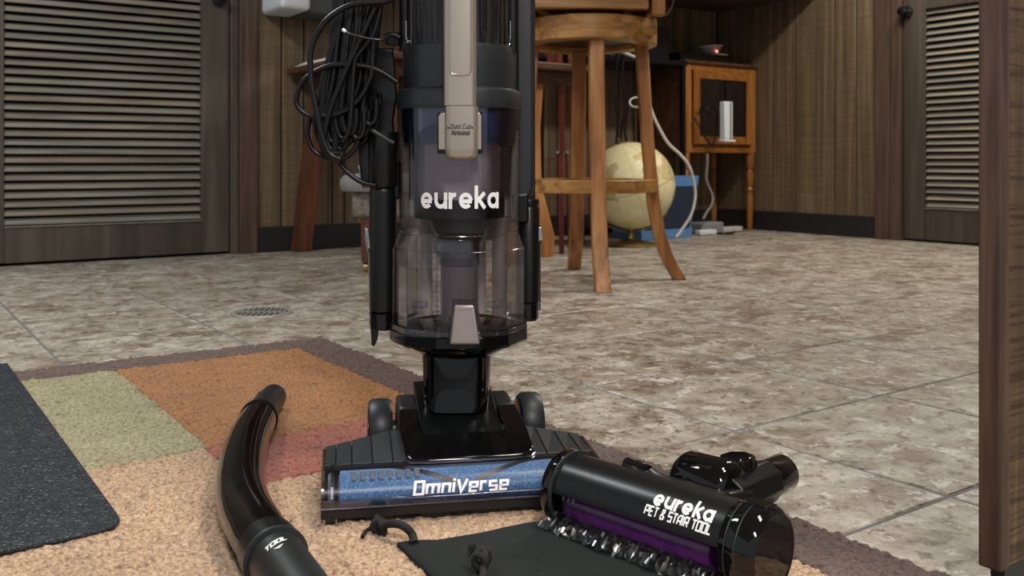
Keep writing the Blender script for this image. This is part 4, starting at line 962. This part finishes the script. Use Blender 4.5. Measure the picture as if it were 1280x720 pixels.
# ================================================================== GLOBE
gc = P(789, 232, 4.5); gr = .209
globe = thing('desk_globe', 'large antique-look globe on a brass stand on the floor behind the stool', 'globe', (gc.x, gc.y, 0))
sp = [(gr*math.sin(PI*i/40), -gr*math.cos(PI*i/40)) for i in range(41)]
tl = Matrix.Rotation(math.radians(-16), 3, 'Y') @ Matrix.Rotation(math.radians(8), 3, 'X')
GT = lambda x, y, z: gc+tl @ Vector((x, y, z))
gb = MB().lathe(sp, 64, T=GT, cap=False).build('ball', M['globe'], globe, origin=gc)
MB().lathe([(gr+.0006, -.0012), (gr+.0015, 0), (gr+.0006, .0012)], 96, T=GT, cap=False).build('equator_line', plain('red_print', rgb(170, 90, 60), .5), gb)
for k in range(6):
    a = PI*k/6
    MB().tube([GT((gr+.0002)*math.cos(t)*math.cos(a), (gr+.0002)*math.cos(t)*math.sin(a), (gr+.0002)*math.sin(t)) for t in [2*PI*i/64 for i in range(65)]], .0006, 4).build('meridian_line', plain('brown_print', rgb(176, 160, 112), .5) if k == 0 else bpy.data.materials['brown_print'], gb)
MB().lathe([(0, .002), (.125, .002), (.128, .008), (.120, .014), (.060, .022), (.022, .034), (.013, .05), (.011, .062), (.018, .070), (.014, .082), (.0, .084)], 48, (gc.x, gc.y, 0), cap=False).build('base', M['brass'], globe)
MB().tube([GT(0, 0, gr-.002), GT(0, 0, gr+.03)], .006, 12).build('pole_pin', M['brass'], globe)
MB().tube([GT(gr*1.0*math.sin(t), .0, -gr*1.0*math.cos(t)) + (GT(math.sin(t), 0, -math.cos(t))-gc)*.012 for t in [math.radians(-50+i*8) for i in range(12)]], .006, 8, sy=.5).build('meridian_arm', M['brass'], globe)

# ================================================================== CORNER CABINET
cu0 = UV(P(857, 290, 5.22)); CU, CV = cu0
CWd, CDp = .60, .33; CU1 = min(CU+CWd, 4.352); CWd = CU1-CU; CV1 = CV+CDp
cab = thing('small_display_cabinet', 'small oak cabinet with framed glass door on turned legs in the corner', 'cabinet', R(CU+CWd/2, CV+CDp/2, 0), RA)
zt, zb = .955, .455
def cb_(u0, u1, v0, v1, z0, z1, name, mat, par=None, b=.002): return slab(CU+u0, CU+u1, CV+v0, CV+v1, z0, z1).build(name, mat, par or cab, smooth=0, bevel=b)
cb_(-.018, CWd+.01, -.018, CDp, zt, zt+.018, 'top', M['walnut'], b=.004)
cb_(0, .016, .0, CDp, zb, zt, 'side_panel', M['walnut']); cb_(CWd-.016, CWd, .0, CDp, zb, zt, 'side_panel', M['cab'])  # left side in darker walnut: its shade is put into the colour
cb_(.016, CWd-.016, CDp-.012, CDp, zb, zt, 'back_panel', M['walnut']); cb_(.016, CWd-.016, .01, CDp-.012, zb+.03, zb+.045, 'floor_panel', M['cab_h'])
cb_(.016, CWd-.016, .0, .03, zt-.035, zt, 'front_rail', M['cab_h']); cb_(.016, CWd-.016, .0, .03, zb, zb+.045, 'front_rail', M['cab_h'])
for a in (.0, CWd-.045): cb_(a, a+.045, -.003, .02, zb, zt-.001, 'front_stile', M['cab'])
door = thing('tmp', 'tmp', 'tmp', R(CU+.05, CV, zb+.05)); C.objects.unlink(door); bpy.data.objects.remove(door)
dz0, dz1, du0, du1 = zb+.048, zt-.037, .050, CWd-.048
dfr = cb_(du0, du0+.045, -.020, -.004, dz0, dz1, 'door', M['cab'])
cb_(du1-.045, du1, -.020, -.004, dz0, dz1, 'door_stile', M['cab'], dfr)
cb_(du0+.045, du1-.045, -.020, -.004, dz1-.045, dz1, 'door_rail', M['cab_h'], dfr); cb_(du0+.045, du1-.045, -.020, -.004, dz0, dz0+.045, 'door_rail', M['cab_h'], dfr)
cb_(du0+.045, du1-.045, -.014, -.011, dz0+.045, dz1-.045, 'glass_pane', M['clear_in'], dfr, 0)
for (a, b) in ((.022, .022), (CWd-.022, .022), (.022, CDp-.022), (CWd-.022, CDp-.022)):
    c = R(CU+a, CV+b, 0)
    MB().lathe([(.013, 0), (.017, .03), (.019, .10), (.020, .20), (.014, .225), (.021, .24), (.014, .255), (.020, .275), (.022, .33), (.014, .36), (.024, .375), (.024, zb)], 20, c).build('leg', M['cab'], cab)
# things on and in the cabinet
bxr = slab(CU-.01, CU+.40, CV+.03, CV+.27, zt+.019, zt+.064).build('media_box', M['blk_satin'], smooth=0, bevel=.004)
tag(bxr, 'flat black media box lying on top of the oak cabinet', 'electronics')
bc = R(CU+.30, CV+.10, zt+.066)
rt = thing('round_device', 'small round silver and white device with a red light on the black box', 'electronics', bc)
MB().lathe([(.030, 0), (.040, .004), (.062, .035), (.068, .048), (.064, .052), (.055, .040), (.03, .012), (0, .010)], 32, bc+Vector((0, 0, .0)), cap=False).build('dish', plain('grey_translucent', rgb(150, 148, 140), .3), rt)
MB().tube([bc+Vector((.072*math.cos(t), .072*math.sin(t), .053+.006*math.cos(t))) for t in [2*PI*i/32 for i in range(33)]], .005, 8).build('cable_coil', M['cable_w'], rt)
MB().lathe([(0, 0), (.0045, .0), (.0045, .003), (0, .004)], 12, T=lambda x, y, z: bc+R(-.008+x, -.060-z, .022+y), cap=False).build('indicator_light', M['led'], rt)
MB().tube(curve([bc+R(-.05, -.07, .012), bc+R(-.02, -.085, .004), bc+R(.03, -.08, .004), bc+R(.07, -.07, .006)], 6), .005, 8).build('cable', M['cable_w'], rt)
mr = R(CU+.115, CV+.07, zb+.046)
mdm = thing('white_modem', 'white upright modem standing inside the glass door of the oak cabinet', 'electronics', mr)
slab(CU+.100, CU+.165, CV-.065, CV-.026, zb+.065, zb+.275).build('case', M['wht_plastic'], mdm, bevel=.005)
slab(CU+.142, CU+.149, CV-.067, CV-.064, zb+.065, zb+.27).build('side_seam', M['blk_satin'], mdm, smooth=0)
slab(CU+.095, CU+.185, CV-.068, CV-.022, zb+.052, zb+.065).build('stand', M['wht_plastic'], mdm, bevel=.003)
mdm['label'] = 'white upright modem strapped by black cable on the front of the cabinet door'
mdm.location = R(CU+.14, CV-.04, zb+.052)
def wire(name, pts, r, mat, label, cat='cable', group=None):
    o = MB().tube(curve(pts, 8), r, 8).build(name, mat, smooth=60); return tag(o, label, cat, group)
def WR(a, b, z): return R(CU+a, CV+b, z)
wire('modem_cable', [WR(.09, -.05, zb+.235), WR(.06, -.06, zb+.265), WR(.05, -.06, zb+.22), WR(.075, -.065, zb+.205), WR(.095, -.072, zb+.245), WR(.13, -.074, zb+.262), WR(.165, -.072, zb+.24), WR(.172, -.072, zb+.17), WR(.165, -.074, zb+.10), WR(.13, -.074, zb+.045), WR(.08, -.070, zb+.085), WR(.045, -.055, zb+.15), WR(.03, -.035, zb+.20)], .0045, M['cord'], 'black cable looped around the white modem on the cabinet')
wire('hanging_cable', [P(884, 192, 5.14), P(884, 205, 5.14), P(883, 225, 5.14), P(890, 243, 5.14), P(890, 255, 5.12), P(883, 266, 5.1), P(879, 274, 5.08)], .008, M['cable_g'], 'grey cable hanging from the cabinet door down to the power strip')
ps = thing('power_strip', 'light grey power adapter block on the floor under the cabinet', 'power strip', G(884, 289, 0))
pc_ = UV(G(886, 292, 0))
slab(pc_[0]-.10, pc_[0]+.08, pc_[1]-.04, pc_[1]+.06, .002, .065).build('block', plain('pale_grey_plastic', rgb(132, 132, 130), .5), ps, bevel=.008)
slab(pc_[0]+.08, pc_[0]+.26, pc_[1]-.02, pc_[1]+.03, .002, .032).build('strip', M['cable_w'], ps, bevel=.006)
slab(pc_[0]-.16, pc_[0]-.03, pc_[1]-.09, pc_[1]-.045, .002, .030).build('plug', M['wht_plastic'], ps, bevel=.006)
wire('floor_cable', [G(882, 277, .05), G(890, 284, .03), G(893, 291, .006), G(903, 292, .006), G(916, 291, .006), G(921, 286, .006), G(930, 286, .006)], .006, M['cord'], 'dark cable curling on the floor beside the power adapter')
# blue bin
b0 = UV(G(862, 297, 0)); bin_ = thing('blue_storage_bin', 'blue storage bin with dark front on the floor between globe and cabinet', 'bin', R(b0[0]-.16, b0[1]+.11, 0), RA)
bu1, bv0 = b0
def bq(z, fl_): return [R(bu1-.34-fl_, bv0-fl_*.5, z), R(bu1+fl_, bv0-fl_*.5, z), R(bu1+fl_, bv0+.21+fl_*.5, z), R(bu1-.34-fl_, bv0+.21+fl_*.5, z)]
hB = .325
MB().loft([bq(.002, 0), bq(hB, .035)], cap=False).build('body', M['blue_bin'], bin_, smooth=0, solid=.004)
MB().loft([bq(.004, -.004), bq(.008, -.004)]).build('bottom', M['blue_bin'], bin_, smooth=0)
MB().loft([bq(hB-.05, .036), bq(hB+.004, .042)], cap=False).build('rim', plain('light_blue_plastic', rgb(88, 132, 182), .45), bin_, smooth=0, solid=.008)
MB().loft([bq(.0025, .006), bq(.055, .011)], cap=False).build('base_band', bpy.data.materials['light_blue_plastic'], bin_, smooth=0, solid=.006)
lo = [R(bu1-.33, bv0-.008, .06), R(bu1-.015, bv0-.008, .06), R(bu1+.010, bv0-.026, hB-.055), R(bu1-.35, bv0-.026, hB-.055)]
MB().hexa(lo, [p-R(0, .006, 0) for p in lo]).build('front_inlay', M['blue_dark'], bin_, smooth=0)
wire('white_cable', [P(795, 62, 4.6), P(803, 98, 4.6), P(815, 140, 4.6), P(825, 162, 4.6), P(836, 180, 4.6), P(850, 193, 4.6), P(861, 207, 4.6), P(867, 226, 4.62), P(869, 246, 4.62), P(864, 268, 4.6), P(853, 286, 4.58), P(845, 296.5, 4.56)], .0075, M['cable_w'], 'white cable hanging in front of the blue bin and down to the floor')
wire('cable_coil', [P(795+8*math.cos(t), 128+6*math.sin(t), 4.7+.01*t) for t in [2*PI*i/12 for i in range(14)]], .005, M['cable_w'], 'small white loop of cable hanging above the globe')
wire('crossing_cable', [P(766, 60, 4.75), P(780, 66, 4.75), P(798, 73, 4.75)], .008, M['cable_w'], 'short white cord crossing under the seat ring of the stool')
random.seed(21)
for k, (pts, lb) in enumerate((([(772, 58), (771, 90), (768, 120), (772, 150), (770, 180)], 'leftmost thin black wire hanging between the front stool legs'),
        ([(782, 60), (778, 95), (785, 130), (781, 160), (786, 190)], 'middle thin black wire hanging between the front stool legs'),
        ([(790, 100), (786, 130), (778, 155), (775, 185)], 'rightmost thin black wire hanging between the front stool legs'))):
    wire('hanging_wire', [P(x, y, 4.8+.02*k) for x, y in pts], .0055, M['cord'], lb, 'cable', 'black wires behind the stool')
wire('pale_cord', [P(842, 0, 4.9), P(838, 12, 4.9), P(831, 20, 4.9)], .005, M['cable_g'], 'grey cord dangling right of the stool seat')
# dark shelf of equipment at the very back
tag(slab(3.15, 3.62, 3.70, 4.02, .955, 1.13).build('audio_receiver', M['blk_satin'], bevel=.006), 'large black electronics unit in the dark behind the stool seat', 'electronics')
eq = thing('equipment_shelf', 'dark shelf on posts carrying the black electronics behind the stool', 'shelf', R(3.35, 3.85, 0))
slab(2.95, 3.70, 3.64, 4.03, .925, .953).build('board', M['blk_satin'], eq, bevel=.003)
for a, b in ((2.97, 3.66), (3.68, 3.66), (2.97, 4.0), (3.68, 4.0)): slab(a-.012, a+.012, b-.012, b+.012, 0, .925).build('post', M['blk_satin'], eq, smooth=0)

# ================================================================== DESK ON THE LEFT / BEHIND
desk = thing('wooden_desk', 'dark brown wooden desk with splayed reddish legs against the back wall', 'desk', R(2.05, 3.6, 0), RA)
slab(1.57, 2.62, 3.14, 4.03, .792, .822).build('desktop', M['walnut'], desk, bevel=.006)
slab(1.64, 2.56, 3.20, 3.225, .735, .791).build('apron', M['walnut'], desk, bevel=.002)
slab(1.66, 1.685, 3.24, 3.98, .735, .791).build('apron', M['walnut'], desk, bevel=.002)
for (u, v, u2, v2, w0, w1) in ((1.70, 3.94, 1.625, 4.0, .055, .075), (2.37, 3.23, 2.385, 3.185, .055, .045), (2.50, 3.94, 2.53, 3.99, .05, .04), (1.665, 3.235, 1.655, 3.215, .055, .036)):
    q = lambda u, v, w, z: [R(u-w/2, v-w/2, z), R(u+w/2, v-w/2, z), R(u+w/2, v+w/2, z), R(u-w/2, v+w/2, z)]
    if u2 > 2.0 and v2 < 3.5: pts = [(u2, v2, w1*1.25, 0), (u2-.003, v2, w1*1.45, .09), (u-.01, v, w0*.9, .3), (u-.012, v, w0*.8, .55), (u, v, w0, .791)]
    else: pts = [(u2, v2, w1, 0.002), (u, v, w0*1.2, .791)]
    MB().loft([q(a, b, w, z) for a, b, w, z in pts]).build('leg', M['oak'] if u2 > 2.0 and v2 < 3.5 else M['cherry'], desk, smooth=30, bevel=.004)
pp = thing('paper_stack', 'stack of loose white papers on the left end of the desk', 'papers', R(1.66, 3.85, .823))
for k in range(3): slab(1.59+.01*k, 1.82+.02*k, 3.62+.03*k, 3.98-.02*k, .8235+.006*k, .829+.006*k).build('sheet', M['paper'], pp, smooth=0)
tag(slab(2.02, 2.20, 3.20, 3.42, .8235, .862).build('notebook', M['paper'], smooth=0, bevel=.003), 'white notebook near the front edge of the desk', 'book')
tag(slab(2.24, 2.40, 3.3, 3.5, .8235, .90).build('desk_box', M['grey_box'], smooth=0, bevel=.004), 'small grey box on the desk seen beside the vacuum', 'box')
# white wall box above the desk, its shaded right part put in as grey
zbx = zz(13, 4.02)
wu0 = UV(P(352, 10, 3.95)); wv = wu0[1]
wb_ = slab(wu0[0], wu0[0]+.135, wv, 4.048, zbx, zbx+.27).build('wall_box', M['wht_plastic'], smooth=0, bevel=.02, seg=3)
tag(wb_, 'white rounded box mounted on the panelled wall above the desk', 'box')
tag(slab(wu0[0]+.137, wu0[0]+.32, wv+.02, 4.048, zbx-.004, zbx+.27).build('shaded_box_end', M['grey_box'], smooth=0, bevel=.004), 'dark grey shaded right part of the white wall box', 'box')

# padded seat on a wooden leg, left of the vacuum
ch = thing('padded_chair', 'low chair with grey seat pad and speckled cover seen left of the vacuum', 'chair', G(458, 341, 0))
Yc = 3.35
cs = P(452, 235, Yc)
pad = []
for f, z in ((.96, .295), (1.0, .31), (1.0, .335), (.93, .352), (.6, .36)):
    pad.append([Vector((cs.x+.085+.185*f*math.copysign(abs(math.cos(t))**.7, math.cos(t)), Yc+.16+.17*f*math.copysign(abs(math.sin(t))**.7, math.sin(t)), z)) for t in [2*PI*i/32 for i in range(32)]])
MB().loft(pad).build('seat_pad', M['grey_fabric'], ch, smooth=50)
MB().box((cs.x+.10, Yc+.16, .25), (.285, .26, .105)).build('seat_cover', M['speckle'], ch, bevel=.02, seg=3)
for dx, dy in ((-.018+.03, .02), (.20, .02), (.012, .29), (.20, .29)):
    x0 = G(458, 341, 0).x-.005+dx-.012; y0 = G(458, 341, 0).y+dy
    MB().hexa([Vector((x0+a, y0+b, .035)) for a, b in ((-.014, -.014), (.014, -.014), (.014, .014), (-.014, .014))], [Vector((x0+a, y0+b, .275)) for a, b in ((-.017, -.017), (.017, -.017), (.017, .017), (-.017, .017))]).build('leg', M['cherry'], ch, bevel=.002)
    MB().lathe([(.006, -.009), (.016, -.008), (.016, .008), (.006, .009)], 16, T=lambda x, y, z, x0=x0, y0=y0: Vector((x0+z, y0+x, .0175+y))).build('caster', M['brass'], ch)

# red folding chair behind the stool
fc = thing('folding_chair', 'red-stained wooden folding chair leaning under the desk behind the stool', 'chair', G(704, 317, 0))
Yr = G(704, 317, 0).y
def bar(x0, y0, x1, y1, Y0, Y1, w, d, name, mat, par):
    a, b = P(x0, y0, Y0), P(x1, y1, Y1); h = Vector((w/2, 0, 0)); e = Vector((0, d/2, 0))
    return MB().hexa([a-h-e, a+h-e, a+h+e, a-h+e], [b-h-e, b+h-e, b+h+e, b-h+e]).build(name, mat, par, bevel=.002)
bar(702, 316.8, 700, 190, Yr, Yr-.02, .022, .03, 'stile', M['red_wood'], fc)
bar(711.5, 315.5, 708, 190, Yr+.03, Yr+.01, .010, .03, 'stile', M['red_wood'], fc)
bar(703, 190, 698, 30, Yr-.03, Yr-.02, .022, .025, 'stile', M['red_wood'], fc)
bar(690, 88, 690, 56, Yr+.0, Yr+.0, .045, .022, 'back_panel', M['red_wood'], fc)
bar(716, 200, 711, 50, Yr+.06, Yr+.06, .016, .025, 'stile', M['red_wood'], fc)
bar(680, 200, 710, 196, Yr+.035, Yr+.035, .03, .02, 'cross_rail', M['red_wood'], fc)
for x in (697, 709):
    c = P(x, 190, Yr-.045); MB().lathe([(0, -.004), (.0065, -.002), (.006, .002)], 12, T=lambda x_, y_, z_, c=c: c+Vector((x_, z_, y_)), cap=False).build('bolt', M['chrome'], fc)
